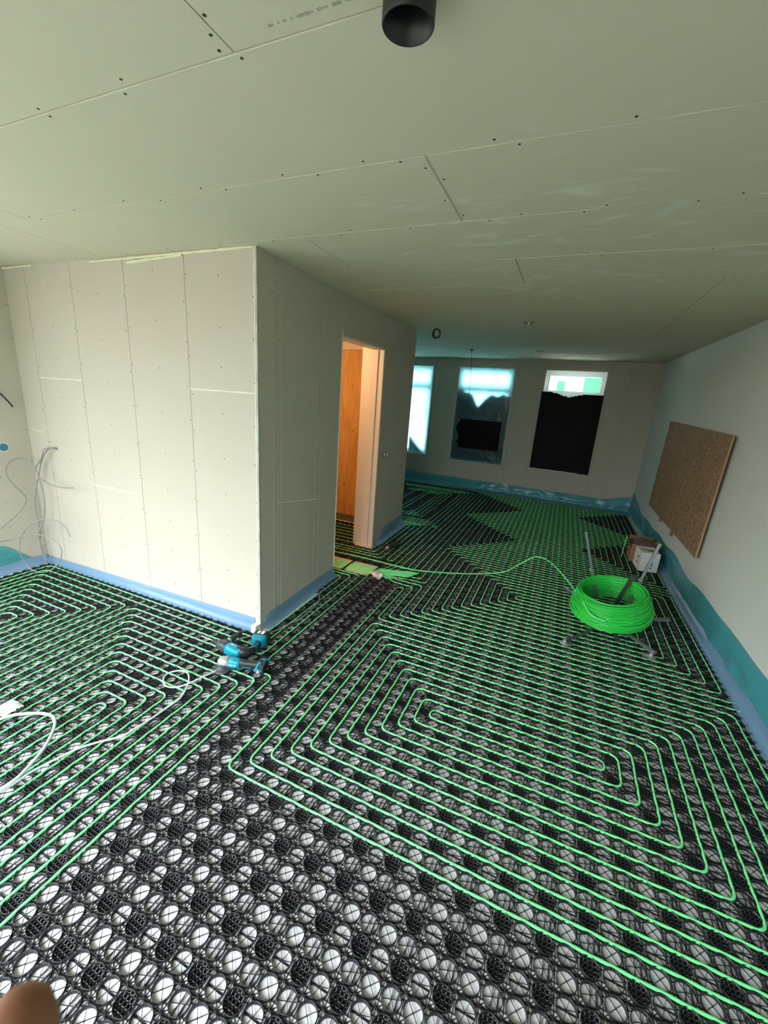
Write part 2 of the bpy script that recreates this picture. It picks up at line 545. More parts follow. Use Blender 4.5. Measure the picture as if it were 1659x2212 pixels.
# ceiling boards, 0.6 m courses running across the room
def ceiling():
    mb = MB()
    js = [-3.45] + [-1.085 - 0.6 * k for k in range(3, 0, -1)] + [-1.085, -0.485, 0.12, 0.725] + [0.725 + 0.6 * k for k in range(1, 11)] + [7.4]
    butt = {-1.685: [-3.0, -0.503, 1.3], -1.085: [-2.6, 3.4], -0.485: [-2.9, -0.167, 2.9], 0.12: [-1.1, 1.9], 0.725: [0.02, 2.6], -2.285: [-1.7, 0.7]}
    g = 0.004
    for a, b in zip(js[:-1], js[1:]):
        xs = [-5.2] + butt.get(round(a, 3), [-2.0 + (a * 7 % 1), 0.6 + (a * 5 % 1)]) + [2.4]
        for x0, x1 in zip(xs[:-1], xs[1:]):
            mb.box(x0 + g / 2, x1 - g / 2, a + g / 2, b - g / 2, H, H + 0.0125)
    o = struct(mb.build('ceiling', M_CEIL))
    MB().box(-5.2, 2.4, -3.45, 7.5, H + 0.013, H + 0.12).build('backing', M_DARKGAP, o)
    sb = MB()
    rnd = random.Random(2)
    for y in js[1:-1]:
        for off in (-0.022, 0.022):
            x = -4.1 + rnd.random() * 0.3
            while x < 1.9:
                if not (y > 0.15 and x < -1.5 and y < 3.5) and rnd.random() < (0.95 if y < 0.2 else 0.3):
                    sb.lathe((x + rnd.uniform(-.03, .03), y + off + rnd.uniform(-.006, .006), H - 0.001), (0, 0, 1), [(0, 0.0048), (0.0015, 0.0048)], 8)
                x += rnd.uniform(0.38, 0.5)
    for (x, y) in [(-0.52, -1.15), (-0.49, -1.2), (-0.525, -1.3), (-0.485, -1.42), (-0.19, -0.40), (-0.145, -0.30), (-0.19, -0.12), (-0.145, 0.05)]:
        sb.lathe((x, y, H - 0.001), (0, 0, 1), [(0, 0.0048), (0.0015, 0.0048)], 8)
    sb.build('screws', M_SCREW, o)
    # lighter frayed paper edge along the two nearest joints
    fb = MB()
    for y, x0, x1 in [(-1.080, -3.2, 0.6), (-0.480, -3.6, 1.95), (0.125, -1.45, -0.3), (0.125, -0.16, 0.45), (0.125, 1.0, 1.9), (0.73, -0.1, 1.7), (1.33, -1.3, -.5)]:
        pts = [(x0 + (x1 - x0) * i / 60, y + rnd.uniform(-.001, .001), H - 0.0005) for i in range(61)]
        fb.tube(pts, [0.0013 * rnd.uniform(0.3, 1.2) for _ in pts], 5)
    fb.tube([(-0.163 + rnd.uniform(-.001, .001), -0.48 + 0.6 * i / 20, H - 0.0005) for i in range(21)], 0.0016, 5)
    fb.build('frayed_paper_edge', mat('frayed_board_edge', srgb(214, 214, 196), .9), o)
    # pale smear of filler near the right wall
    sm = MB()
    sm.add([(0.66, 0.28, H - .0007), (0.72, 0.27, H - .0007), (0.78, 0.12, H - .0007), (0.735, 0.10, H - .0007)], [(0, 1, 2, 3)])
    sm.add([(-0.12, 0.85, H - .0007), (-0.10, 0.84, H - .0007), (-0.05, 1.10, H - .0007), (-0.085, 1.12, H - .0007)], [(0, 1, 2, 3)])
    sm.build('filler_smear', mat('thin_filler', srgb(212, 214, 200), .9), o)
    # small faint printed line along the first joint
    pr = MB()
    x = -0.36
    for wd in (3, 1, 2, 1, 8, 5, 4, 3, 2, 3):
        for k in range(wd):
            hh = rnd.uniform(0.004, 0.010)
            pr.box(x, x + 0.003, -1.125 - hh / 2, -1.125 + hh / 2, H - 0.0006, H - 0.0002)
            x += 0.006
        x += 0.010
    pr.build('printed_line', mat('faint_grey_print', srgb(150, 152, 138), 0.9), o)
    return o


ceiling()

# ------------------------------------------------------------------ small room behind the doorway
struct(MB().box(-3.3, -1.678, 3.25, 3.268, 0.03, 2.46).build('wall_closet_back', M_PLY))
struct(MB().box(-3.3, -3.28, 0.35, 3.25, 0, 2.6).build('wall_closet_left', M_PLY))
struct(MB().box(-3.3, -1.66, 0.33, 0.35, 0, 2.6).build('wall_closet_front', M_PLY))
struct(MB().box(-3.3, -1.66, 0.33, 3.49, 2.60, 2.62).build('ceiling_closet', M_PLY))
mbt = MB().box(-3.3, -1.678, 3.19, 3.25, 2.46, 2.56)
struct(mbt.build('trim_1', M_JAMB))
struct(MB().box(-3.28, -1.678, 3.215, 3.249, 0.0, 0.10).build('baseboard_closet', M_CONC))


def doorway():
    o = struct(empty('door_1'))
    # frame of the opening: near jamb, far jamb with rebate, head
    def fr(name, x0, x1, y0, y1, z0, z1, m=M_JAMB):
        MB().box(x0, x1, y0, y1, z0, z1).build(name, m, o, bevel=0.002)
    xo = bx(1.9) + 0.004
    fr('jamb', -1.66, xo, 1.3985, 1.416, 0.03, 2.40)
    fr('jamb', -1.59, xo + 0.002, 2.375, 2.414, 0.0, 2.405)
    fr('door_stop', -1.675, -1.592, 2.362, 2.412, 0.0, 2.405)
    fr('wall_liner', -1.80, -1.677, 2.385, 2.42, 0.0, 2.41)
    fr('head', -1.66, xo, 1.39, 2.42, 2.375, 2.425)
    fr('head_trim', xo - 0.002, xo + 0.006, 1.39, 2.425, 2.395, 2.43, M_PAPER)
    MB().box(-1.74, -1.51, 2.325, 2.43, 0.012, 0.03).build('threshold_scrap', M_BOARD, o)


doorway()


# ------------------------------------------------------------------ windows in the far wall
def fpt(x, off, z):
    """point on the far wall plane at given x; off > 0 is outwards (behind the wall face)"""
    s = fx(x)
    q = fa + fdir * s - fn * off
    return Vector((q.x, q.y, z))


def fbox(mb, x0, x1, o0, o1, z0, z1):
    c = (fpt(x0, o0, z0) + fpt(x1, o1, z1)) / 2
    mb.frame_box(c, fdir * (abs(x1 - x0) / 2 / fd.x), fn * abs(o1 - o0) / 2, Vector((0, 0, (z1 - z0) / 2)))
    return mb


def glass_mat():
    m = bpy.data.materials.new('window_glass')
    m.use_nodes = True
    nt = m.node_tree
    nt.nodes.clear()
    out = nt.nodes.new('ShaderNodeOutputMaterial')
    tr = nt.nodes.new('ShaderNodeBsdfTransparent'); tr.inputs[0].default_value = (0.93, 0.97, 0.96, 1)
    gl = nt.nodes.new('ShaderNodeBsdfGlossy'); gl.inputs['Roughness'].default_value = 0.02
    fr = nt.nodes.new('ShaderNodeFresnel'); fr.inputs[0].default_value = 1.45
    mx = nt.nodes.new('ShaderNodeMixShader')
    nt.links.new(fr.outputs[0], mx.inputs[0]); nt.links.new(tr.outputs[0], mx.inputs[1]); nt.links.new(gl.outputs[0], mx.inputs[2])
    nt.links.new(mx.outputs[0], out.inputs[0])
    return m


M_GLASS = glass_mat()


def window(idx, x0, x1):
    o = struct(empty('window_%d' % idx))
    f = MB()
    t = 0.085
    zt0, zt1 = 2.20, 2.465
    a, b = 0.085, 0.115
    # outer frame with transom light above a large lower light
    for (xa, xb, za, zb) in [(x0, x0 + t, WZ0, WZ1), (x1 - t, x1, WZ0, WZ1), (x0 + t, x1 - t, WZ0, WZ0 + t), (x0 + t, x1 - t, zt1, WZ1),
                             (x0 + t, x1 - t, 2.06, zt0)]:
        fbox(f, xa, xb, a, b + 0.04, za, zb)
    w = (x1 - x0 - 2 * t) / 3
    for k in (1, 2):
        fbox(f, x0 + t + w * k - 0.008, x0 + t + w * k + 0.008, a + 0.015, b, zt0, zt1)
    f.build('window_frame', M_PVC, o, bevel=0.003)
    g = MB()
    fbox(g, x0 + t, x1 - t, 0.118, 0.122, zt0, zt1)
    g.build('pane', M_GLASS, o)
    g = MB()
    fbox(g, x0 + t, x1 - t, 0.118, 0.122, WZ0 + t, 2.06)
    g.build('pane', M_GLASS, o)
    # reveal lining
    r = MB()
    fbox(r, x0 - 0.001, x0 + 0.006, 0.0, 0.085, WZ0, WZ1); fbox(r, x1 - 0.006, x1 + 0.001, 0.0, 0.085, WZ0, WZ1)
    fbox(r, x0, x1, 0.0, 0.085, WZ1 - 0.006, WZ1); fbox(r, x0, x1, 0.0, 0.085, WZ0, WZ0 + 0.006)
    r.build('reveal', M_PVC, o)
    return o


for i, (a, b) in enumerate(wins):
    window(i + 1, a, b)
# glazed openings behind and beside the photographer
def big_window(idx, axis, c, lo, hi, mull):
    o = struct(empty('window_%d' % idx))
    f, g = MB(), MB()
    def bb(m, a, b, z0, z1, t0, t1):
        if axis == 'x':
            m.box(a, b, c - t1, c - t0, z0, z1)
        else:
            m.box(c - t1, c - t0, a, b, z0, z1)
    bb(f, lo, lo + .06, .1, 2.6, .03, .09); bb(f, hi - .06, hi, .1, 2.6, .03, .09)
    bb(f, lo + .06, hi - .06, .1, .16, .03, .09); bb(f, lo + .06, hi - .06, 2.54, 2.6, .03, .09)
    for k in range(1, mull):
        p = lo + (hi - lo) * k / mull
        bb(f, p - .03, p + .03, .16, 2.54, .03, .09)
    f.build('window_frame', M_PVC, o)


big_window(4, 'y', -4.213, -3.10, -1.00, 2)
big_window(5, 'x', -3.3, -3.9, 0.40, 3)

# ground and neighbouring houses outside the windows
struct(MB().box(-30, 30, 7.6, 40, -0.35, -0.3).build('trim_2', M_GROUND)).name = 'outdoor_ground'
def house(x0, x1, y, z1, m, label):
    o = empty('house', label, 'house')
    MB().box(x0, x1, y, y + 3, -0.3, z1).build('wall', m, o)
    k = x0 + 0.5
    while k < x1 - 1.2:
        MB().box(k, k + 0.9, y - 0.03, y, 1.2, 2.4).build('window', M_CONC, o)
        k += 1.8
    return o
house(-0.6, 3.4, 17.0, 4.0, M_HOUSE, 'pale grey house front seen through the clear transom of the right window')
gs = empty('awning', 'green awning panels outside seen through the right window transom', 'awning')
MB().box(0.74, 1.25, 11.0, 11.05, 2.30, 2.74).build('panel', M_GREEN, gs)
MB().box(0.06, 0.27, 11.0, 11.05, 2.30, 2.60).build('panel', M_GREEN, gs)
for xx in (0.08, 1.18):
    MB().box(xx, xx + 0.05, 11.05, 11.1, -0.3, 2.5).build('post', M_PVC, gs)


# ------------------------------------------------------------------ films and sheets
def sheet(name, fn_pt, nu, nv, m, amp=0.01, seed=0, parent=None, keep=None, freq=(6, 5)):
    """fn_pt(u, v) -> (point, normal)"""
    mb = MB()
    vs = []
    for j in range(nv + 1):
        for i in range(nu + 1):
            u, v = i / nu, j / nv
            p, n = fn_pt(u, v)
            q = Vector((u * freq[0] + seed * 3.1, v * freq[1] - seed, seed * 1.7))
            h = noise.ridged_multi_fractal(q, 0.9, 2.2, 3, 1.0, 2.0) * 0.5 + noise.noise(q * 2.3) * 0.35
            vs.append(Vector(p) + Vector(n) * amp * h)
    fs = []
    for j in range(nv):
        for i in range(nu):
            if keep and not keep((i + .5) / nu, (j + .5) / nv):
                continue
            a = j * (nu + 1) + i
            fs.append((a, a + 1, a + nu + 2, a + nu + 1))
    mb.add(vs, fs)
    return mb.build(name, m, parent, smooth=True)


def skirt(name, A, B, top, label, m, foot=0.05, nu=90, amp=0.02, seed=1, z_foot=0.012, off=0.012, freq=None, cat='plastic film'):
    A, B = Vector((*A, 0)), Vector((*B, 0))
    d = B - A
    L = d.length
    d.normalize()
    n = Vector((d.y, -d.x, 0))
    def f(u, v):
        t = top(u)
        # profile: foot on the floor, then up the wall
        if v < 0.35:
            k = v / 0.35
            q = A + d * (L * u) + n * (off + foot * (1 - k) ** 1.3) + Vector((0, 0, z_foot + 0.04 * k * k))
        else:
            k = (v - 0.35) / 0.65
            q = A + d * (L * u) + n * (off * (1 - 0.7 * k)) + Vector((0, 0, z_foot + 0.04 + (t - 0.04 - z_foot) * k))
        w = math.sin(min(1, max(0, v)) * math.pi) * 0.9 + 0.1
        return q, n * w
    o = sheet(name, f, nu, 10, m, amp, seed, freq=freq or (L * 3.2, 1.6))
    return tag(o, label, cat)


def wob(seed, base, a, k):
    return lambda u: base + a * noise.noise(Vector((u * k, seed, 0)))


xfar = lambda x: FL[1] + (x - FL[0]) * (F1[1] - FL[1]) / (F1[0] - FL[0])
skirt('plastic_film', (-4.8, xfar(-4.8) - .004), (1.86, xfar(1.86) - .006), lambda u: 0.225 + 0.03 * noise.noise(Vector((u * 8, 1, 0))) + 0.12 * max(0, u - 0.93) / 0.07,
      'long teal plastic film along the foot of the far wall', M_FILM, foot=0.20, nu=150, amp=0.05, seed=2)
skirt('plastic_film', (wx(6.79) - .004, 6.79), (wx(-2.5) - .004, -2.5), lambda u: 0.285 + 0.07 * noise.noise(Vector((u * 13, 3, 0))) + 0.14 * max(0, 0.12 - u) / 0.12,
      'wrinkled teal plastic film along the foot of the right wall', M_FILM, foot=0.028, nu=190, amp=0.032, seed=5, z_foot=0.05, freq=(26, 1.3))
skirt('edge_strip', (wx(4.4) - .012, 4.4), (wx(-2.5) - .012, -2.5), wob(5, 0.075, 0.006, 9),
      'pale blue edge strip under the teal film beside the right wall', M_STRIP, foot=0.05, nu=80, amp=0.004, seed=7, off=0.045, cat='edge strip')
skirt('edge_strip', (-4.19, B2[1] - .002), (B0[0] - 0.045, B0[1] - .002), lambda u: 0.062 + 0.05 * u, 'light blue edge strip along the foot of the pale front wall', M_STRIP,
      foot=0.045, nu=80, amp=0.006, seed=3, cat='edge strip')
skirt('edge_strip', (bx(0.21) + .002, 0.215), (bx(1.39) + .002, 1.392), lambda u: 0.115 - 0.0 * u - 0.05 * max(0, 0.04 - u) / 0.04, 'light blue edge strip on the side wall before the doorway', M_STRIP,
      foot=0.035, nu=40, amp=0.005, seed=9, cat='edge strip')
skirt('edge_strip', (bx(2.45) + .002, 2.46), (bx(3.5) + .004, 3.51), lambda u: 0.03 + 0.15 * min(1, u * 3), 'dull blue wrinkled edge strip on the side wall after the doorway', M_STRIP,
      foot=0.07, nu=40, amp=0.02, seed=11, cat='edge strip')
skirt('edge_strip', (-4.211, -3.28), (-4.211, 0.14), lambda u: 0.085, 'light blue edge strip along the foot of the left wall', M_STRIP, foot=0.045, nu=60, amp=0.006, seed=13, cat='edge strip')
MB().box(-1.535, -1.488, 0.12, 0.186, 0.0, 0.075).build('wall_foot', M_FILL, wf, bevel=0.004)

# teal film taped to the left wall beside the corner
def lf(u, v):
    y = -0.95 + 0.95 * u
    z = 0.09 + 0.2 * v * max(0.02, min(1.0, (1 - u) / 0.22)) * (0.9 + 0.1 * math.sin(u * 9))
    return Vector((-4.205, y, z)), Vector((1, 0, 0))
tag(sheet('plastic_film', lf, 40, 14, M_FILM, 0.010, 4),
    'teal plastic film patch on the left wall near the cables', 'plastic film')

# tape and rubble strip at the foot of the far film
def tp(u, v):
    x = -2.4 + 4.2 * u
    return Vector((x, xfar(x) - 0.30 + 0.05 * v, 0.03 + 0.02 * math.sin(v * math.pi))), Vector((0, 0, 1))
tag(sheet('foil_tape', tp, 90, 4, film_mat('silvery_tape', srgb(190, 200, 215), srgb(150, 165, 185), 0.8), 0.012, 8),
    'crumpled silvery tape at the front edge of the far film', 'tape')
def tp2(u, v):
    x = -1.55 + 0.35 * u
    return Vector((x, xfar(x) - 0.315 + 0.04 * v, 0.048)), Vector((0, 0, 1))
tag(sheet('red_tape', tp2, 8, 2, M_RED, 0.006, 9), 'short red piece of tape on the silvery tape at the far wall', 'tape')

# window sheets
def wsheet(name, label, x0, x1, z0, z1, off, m, amp, seed, nu=60, nv=80, keep=None, cat='plastic film', parent=None, freq=(3.2, 5)):
    def f(u, v):
        return fpt(x0 + (x1 - x0) * u, off, z0 + (z1 - z0) * v), fn
    o = sheet(name, f, nu, nv, m, amp, seed, keep=keep, parent=parent, freq=freq)
    if parent is None:
        tag(o, label, cat)
    return o


wsheet('window_film', 'bright pale blue film over the leftmost far window', -3.44, -2.350, 0.64, 2.58, 0.004, M_FILMW, 0.010, 3)
wsheet('black_sheet', 'dark sheet corner low behind the leftmost window film', -2.80, -2.40, 0.66, 1.06, 0.055, M_BLACKF, 0.004, 3,
       keep=lambda u, v: v < 1 - u * 1.0, cat='sheet')
W2 = wsheet('window_film', 'pale blue film over the middle far window with torn dark lower half', -1.762, -0.636, 0.62, 2.575, 0.004, M_FILMW, 0.016, 6,
       nu=90, nv=130, keep=lambda u, v: not (0.09 + 0.03 * math.sin(v * 31) < u < 0.90 and 0.14 + 0.05 * (u < 0.12) - 0.05 * (u > .75) * 0 < v < 0.452))
def blk(u, v):
    top = 0.872 + 0.008 * math.sin(u * 9) - 0.135 * math.exp(-((u - 0.43) / 0.085) ** 2) + 0.065 * max(0, 1 - u / 0.22) + 0.008 * math.sin(u * 31)
    return v < top
wsheet('black_sheet', 'black plastic sheet behind the film of the middle window', -1.76, -0.64, 0.65, 2.22, 0.05, M_BLACKF, 0.012, 7, nu=90, nv=90, keep=blk, cat='sheet')
def w3(u, v):
    return v < 1.0 - 0.045 * (math.exp(-((u - 0.45) / 0.16) ** 2)) - 0.015 * u
wsheet('black_sheet', 'black plastic sheet covering the lower right far window', -0.065, 1.034, 0.645, 2.165, -0.012, M_BLACKF, 0.010, 2, nu=70, nv=90, keep=w3, cat='sheet', freq=(1.6, 2.2))
h_ = MB()
h_.tube([fpt(-0.065 + 0.9 * i / 20, -0.018, 0.648 + 0.002 * math.sin(i)) for i in range(21)], 0.006, 6)
tag(h_.build('batten', M_PVC), 'thin white batten under the black sheet of the right window', 'batten')
wsheet('window_film', 'clear film edge hanging around the top of the right window', -0.05, 1.05, 2.12, 2.585, 0.0, film_mat('clear_film', (0.9, 0.97, 0.95), (0.75, 0.85, 0.83), 0.12), 0.014, 5, nu=50, nv=20)


# ------------------------------------------------------------------ the black grid mat
def cell_template(kind, nseg, full):
    """quads only; cell centred on the origin"""
    V, F = [], []
    def add(vs, fs):
        o = len(V)
        V.extend(vs)
        F.extend([tuple(i + o for i in f) for f in fs])
    def box(ax, ay, bx_, by_, w, z0, z1):
        dx, dy = bx_ - ax, by_ - ay
        L = math.hypot(dx, dy)
        nx, ny = -dy / L * w / 2, dx / L * w / 2
        vs = [(ax + nx, ay + ny, z0), (bx_ + nx, by_ + ny, z0), (bx_ - nx, by_ - ny, z0), (ax - nx, ay - ny, z0)]
        vs += [(x, y, z1) for x, y, _ in vs]
        fs = [(4, 7, 6, 5), (0, 1, 5, 4), (1, 2, 6, 5), (2, 3, 7, 6), (3, 0, 4, 7)]
        add(vs, fs)
    if full:
        prof = [(.0332, 0), (.0332, .0130), (.0343, .0140), (.0344, .0156), (.0330, .0162), (.0319, .0155), (.0316, 0)]
    else:
        prof = [(.0332, 0), (.0332, .0135), (.0343, .0148), (.0334, .0162), (.0316, .0152), (.0314, 0)]
    n = len(prof)
    vs = []
    for k in range(nseg):
        a = 2 * math.pi * (k + .5) / nseg
        vs += [(r * math.cos(a), r * math.sin(a), z) for r, z in prof]
    fs = []
    for k in range(nseg):
        l = (k + 1) % nseg
        for i in range(n - 1):
            fs.append((k * n + i, l * n + i, l * n + i + 1, k * n + i + 1))
    add(vs, fs)
    R = .0305
    def line(a, off=0.0, w=.0015, z=.008, h=.003):
        c, s = math.cos(a), math.sin(a)
        e = math.sqrt(max(0, R * R - off * off))
        box(-s * off - c * e, c * off - s * e, -s * off + c * e, c * off + s * e, w, z, z + h)
    q = math.radians
    if kind == 'X':
        line(q(45), w=.0018); line(q(135), w=.0018)
        box(-.0026, 0, .0026, 0, .0052, .0075, .0118)
    elif kind == 'star':
        line(q(15)); line(q(72)); line(q(135), w=.0018)
        line(q(0), .0, .0060, .001, .0015)
    elif kind == 'slot':
        line(q(20)); line(q(75)); line(q(128))
        line(q(90), -.017, .0032, .002, .010); line(q(90), .002, .0018, .003, .006)
    else:
        for o_ in (-.0215, -.0075, .0075, .0215):
            line(q(0), o_, .0044, .003, .009)
            line(q(90), o_, .0044, .003, .009)
        box(-.026, .009, .026, .009, .017, .002, .004)
        box(-.026, -.012, .026, -.012, .012, .002, .004)
    h = P / 2
    # bars along the cell borders and the webs at the corners
    box(-h, -h, h, -h, .0066, 0.0005, .0045)
    box(-h, -h, -h, h, .0022, 0.0005, .0040)
    if full:
        for sx, sy in ((1, 1), (1, -1), (-1, 1), (-1, -1)):
            box(sx * .0235, sy * .0235, sx * .0372, sy * .0372, .0020, .001, .006)
            box(sx * .0372, sy * .0180, sx * .0275, sy * .0185, .0018, .001, .005)
            box(sx * .0180, sy * .0372, sx * .0185, sy * .0275, .0018, .001, .005)
    else:
        for sx, sy in ((1, 1), (1, -1), (-1, 1), (-1, -1)):
            box(sx * .0235, sy * .0235, sx * .0372, sy * .0372, .0045, .001, .006)
    return np.array(V, np.float32), np.array([f for f in F if len(f) == 4], np.int32)


def mat_mesh(name, cells, label, parent=None):
    T = {}
    for k in ('X', 'star', 'slot', 'dark'):
        T[k] = (cell_template(k, 22, True), cell_template(k, 12, False))
    Vs, Fs, off = [], [], 0
    for (i, j) in cells:
        x, y = (i + .5) * P, (j + .5) * P
        far = math.hypot(x - 0.46, y + 2.17) > 3.3
        ei, ej = i % 2 == 0, j % 2 == 0
        kind = 'X' if (ei and ej) else 'slot' if ej else 'star' if ei else 'dark'
        v, f = T[kind][1 if far else 0]
        Vs.append(v + np.array([x, y, 0.0], np.float32))
        Fs.append(f + off)
        off += len(v)
    V, F = np.concatenate(Vs), np.concatenate(Fs)
    me = bpy.data.meshes.new(name)
    me.vertices.add(len(V)); me.vertices.foreach_set('co', V.ravel())
    me.loops.add(F.size); me.loops.foreach_set('vertex_index', F.ravel())
    me.polygons.add(len(F)); me.polygons.foreach_set('loop_start', np.arange(0, F.size, 4, dtype=np.int32))
    me.polygons.foreach_set('loop_total', np.full(len(F), 4, np.int32))
    me.materials.append(M_MAT)
    me.update(calc_edges=True)
    me.validate()
    o = bpy.data.objects.new(name, me)
    COL.objects.link(o)
    tag(o, label, 'floor mat')
    return o


main, small, rearL = [], [], []
for i in range(-66, 27):
    for j in range(-43, 92):
        x, y = (i + .5) * P, (j + .5) * P
        if x + .04 > wx(y) - 0.03 or y > xfar(x) - 0.2:
            continue
        if y < 0.12 or x > bx(y) + 0.05:
            if x > -4.12:
                if -1.25 < x < -1.05 and 1.60 < y < 1.86: pass
                if x < -1.14 and 1.58 < y < 1.87: continue
                main.append((i, j))
        elif y > 3.56 and -4.85 < x:
            main.append((i, j))
        elif -3.2 < x < -1.68 and 0.42 < y < 3.17 or (1.44 < y < 2.34 and -1.72 < x <= bx(y) + .05):
            if 1.58 < y < 1.87: continue
            small.append((i, j))
mat_mesh('grid_mat', [c for c in main if c[0] >= -20], 'large black grid mat of round cells between block and right wall')
mat_mesh('grid_mat', [c for c in main if c[0] < -20 and c[1] < 5], 'black grid mat in front of the pale front wall at the left')
mat_mesh('grid_mat', [c for c in main if c[0] < -20 and c[1] > 5], 'black grid mat beyond the block under the leftmost window')
mat_mesh('grid_mat', small, 'black grid mat in the doorway and small room behind it')


# ------------------------------------------------------------------ green heating pipes
ZT = 0.0124


def tube_path(cor, rad=0.62, z=ZT, wig=True):
    """cor: corner points in cell units -> list of 3D points with rounded corners"""
    c = [Vector((a, b)) for a, b in cor]
    c = [c[0]] + [c[i] for i in range(1, len(c)) if (c[i] - c[i - 1]).length > 1e-6]
    pts = []
    N = len(c)
    cur = c[0]
    def straight(a, b):
        d = b - a
        L = d.length
        if L < 1e-6:
            return
        k = max(1, int(round(L / 0.5)))
        dn = d / L
        for s in range(k):
            q = a + d * (s / k)
            w = 0
            if wig and L > 2 and s > 0:
                ph = q.x if abs(dn.x) > 0.7 else q.y
                w = 0.014 * math.sin(math.pi * ph)
            pts.append(Vector((q.x - dn.y * w, q.y + dn.x * w)))
    for i in range(1, N - 1):
        a, b, d = c[i - 1], c[i], c[i + 1]
        u, v = (b - a), (d - b)
        lu, lv = u.length, v.length
        un, vn = u / lu, v / lv
        r = min(rad, lu * 0.5, lv * 0.5)
        s, e = b - un * r, b + vn * r
        straight(cur, s)
        for k in range(5):
            t = k / 5
            q = s * (1 - t) ** 2 + b * 2 * t * (1 - t) * 0.92 + s.lerp(e, t) * 2 * t * (1 - t) * 0.08 + e * t * t
            pts.append(q)
        cur = e
    straight(cur, c[-1])
    pts.append(c[-1])
    return [Vector((p.x * P, p.y * P, z)) for p in pts]


def pipe(name, cor, label, r=0.0062, group=None, pre=(), post=(), rad=0.62):
    pts = list(pre) + tube_path(cor, rad) + list(post)
    mb = MB().tube(pts, r, 8)
    o = mb.build(name, M_TUBE, smooth=True)
    return tag(o, label, 'heating pipe', group)


# connectors of the right-hand field: rows joined on the left and right side
Lc, Rc, Le = {}, {}, {}


def cl(x, a, b, extra=None):
    pa = extra or [(x, a), (x, b)]
    Lc[a] = (b, pa)
    Lc[b] = (a, pa[::-1])


def cr(x, a, b):
    Rc[a] = (b, [(x, a), (x, b)])
    Rc[b] = (a, [(x, b), (x, a)])


for k in range(11):
    cl(-k, -1 - k, k)
cl(0, 11, -12, [(-10, 11), (-10, 20), (-11, 20), (-11, -12)])
for k in range(12):
    cl(4 - k, 25 - k, 26 + k)
for k in range(11):
    cl(1 - k, 50 - k, 51 + k)
for k in range(12):
    cl(-k, 75 - k, 76 + k)
for k in range(13):
    cr(13 + k, -k, 1 + k)
    cr(13 + k, 26 - k, 27 + k)
    cr(13 + k, 52 - k, 53 + k)
for k in range(12):
    cr(13 + k, 77 - k, 78 + k)
BY = lambda q: (21.9 + 0.26 * q)       # bundle lanes through the doorway, cells
def lane(q):
    return [(-13.6, BY(q)), (-15.0, BY(q)), (-30.0, BY(q))]
# open ends: row -> polyline that leaves the row on the left and joins the pipe bundle
Le[12] = [(-9, 12), (-9, 21), (-10.6, 21.05), (-12.2, 21.2)] + [(-13.0, 21.9)] + lane(0)[1:]
Le[13] = [(-8, 13), (-8, 22), (-10.2, 22.05), (-12.0, 22.15)] + [(-12.9, 22.2)] + lane(1)[1:]
Le[38] = [(-8, 38), (-8, 23), (-10.6, 23.02)] + lane(2)
Le[39] = [(-9, 39), (-9, 24), (-11.2, 24.0)] + lane(3)
Le[62] = [(-10, 62), (-10, 25), (-11.4, 25.0)] + lane(4)
Le[63] = [(-11, 63), (-11, 25.7), (-12.0, 25.5)] + lane(5)
Le[88] = [(-12, 88), (-12, 26.4), (-12.8, 26.2)] + lane(6)
Le[89] = [(-13, 89), (-13, 26.9), (-13.6, 26.5)] + [(-14.6, BY(7)), (-30, BY(7))]

used = set()
chains = []
for start in (12, 13, 38, 39, 62, 63, 88, 89):
    if start in used:
        continue
    path = list(Le[start][::-1])
    row, side = start, 'R'
    used.add(start)
    while True:
        if side == 'R':
            nr, pp = Rc[row]
            path += pp
            row, side = nr, 'L'
        else:
            if row in Le:
                path += Le[row]
                used.add(row)
                break
            nr, pp = Lc[row]
            path += pp
            row, side = nr, 'R'
    chains.append((start, row, path))
LAB = {12: 'green pipe spiral nearest the camera, right of the bare strip of grid',
       38: 'green pipe spiral in the middle of the room, partly under the coil stand',
       62: 'short green pipe loops set among the rows just beyond the coil stand',
       88: 'long green pipe filling the far floor from the coil stand to the windows'}
for s, e, path in chains:
    pipe('heating_pipe', path, LAB[s])

# left front field
L2 = []
ymin = -33.0
for k in range(0, 9):
    pass
def snake(first_pts_list, label):
    pipe('heating_pipe', first_pts_list, label)
# spiral in front of the pale wall: verticals joined below the picture
def vloop(k):       # nested loop k: up the left side, across, down the right side
    return [(-24 - k, ymin + (11 - k) * 0.0 - k), (-24 - k, -12 + k), (-23 + k, -12 + k), (-23 + k, ymin - k)]
path = []
for k in range(9, -1, -1):
    seg = vloop(k)
    path += seg if (9 - k) % 2 == 0 else seg[::-1]
pipe('heating_pipe', path, 'green pipe loops at the lower left with their bends near the angle grinder')
# pipes that come from the doorway, pass the block corner and run to the left
pipe('heating_pipe', [(-30, 18.9), (-19, 18.9), (-19, 1), (-54, 1), (-54, -34)],
     'green pipe closest to the block, hugging its two visible walls')
pipe('heating_pipe', [(-30, 19.8), (-18, 19.8), (-18, 0), (-53, 0), (-53, -34)],
     'second green pipe out from the block corner')
pipe('heating_pipe', [(-30, 20.6), (-17, 20.6), (-17, -1), (-35, -1), (-35, -45)],
     'third green pipe out from the block corner, passing under the drill')
pipe('heating_pipe', [(-30, 21.3), (-16, 21.3), (-16, -2), (-34, -2), (-34, -44)],
     'fourth green pipe out from the block corner, passing under the grinder')
path = []
for k in range(7, -1, -1):
    seg = [(-45 - k, -34 - k), (-45 - k, -8 + k), (-43 + k, -8 + k), (-43 + k, -34 - k)]
    path += seg if (7 - k) % 2 == 0 else seg[::-1]
pipe('heating_pipe', path, 'green pipe spiral in the far left corner under the hanging cables')

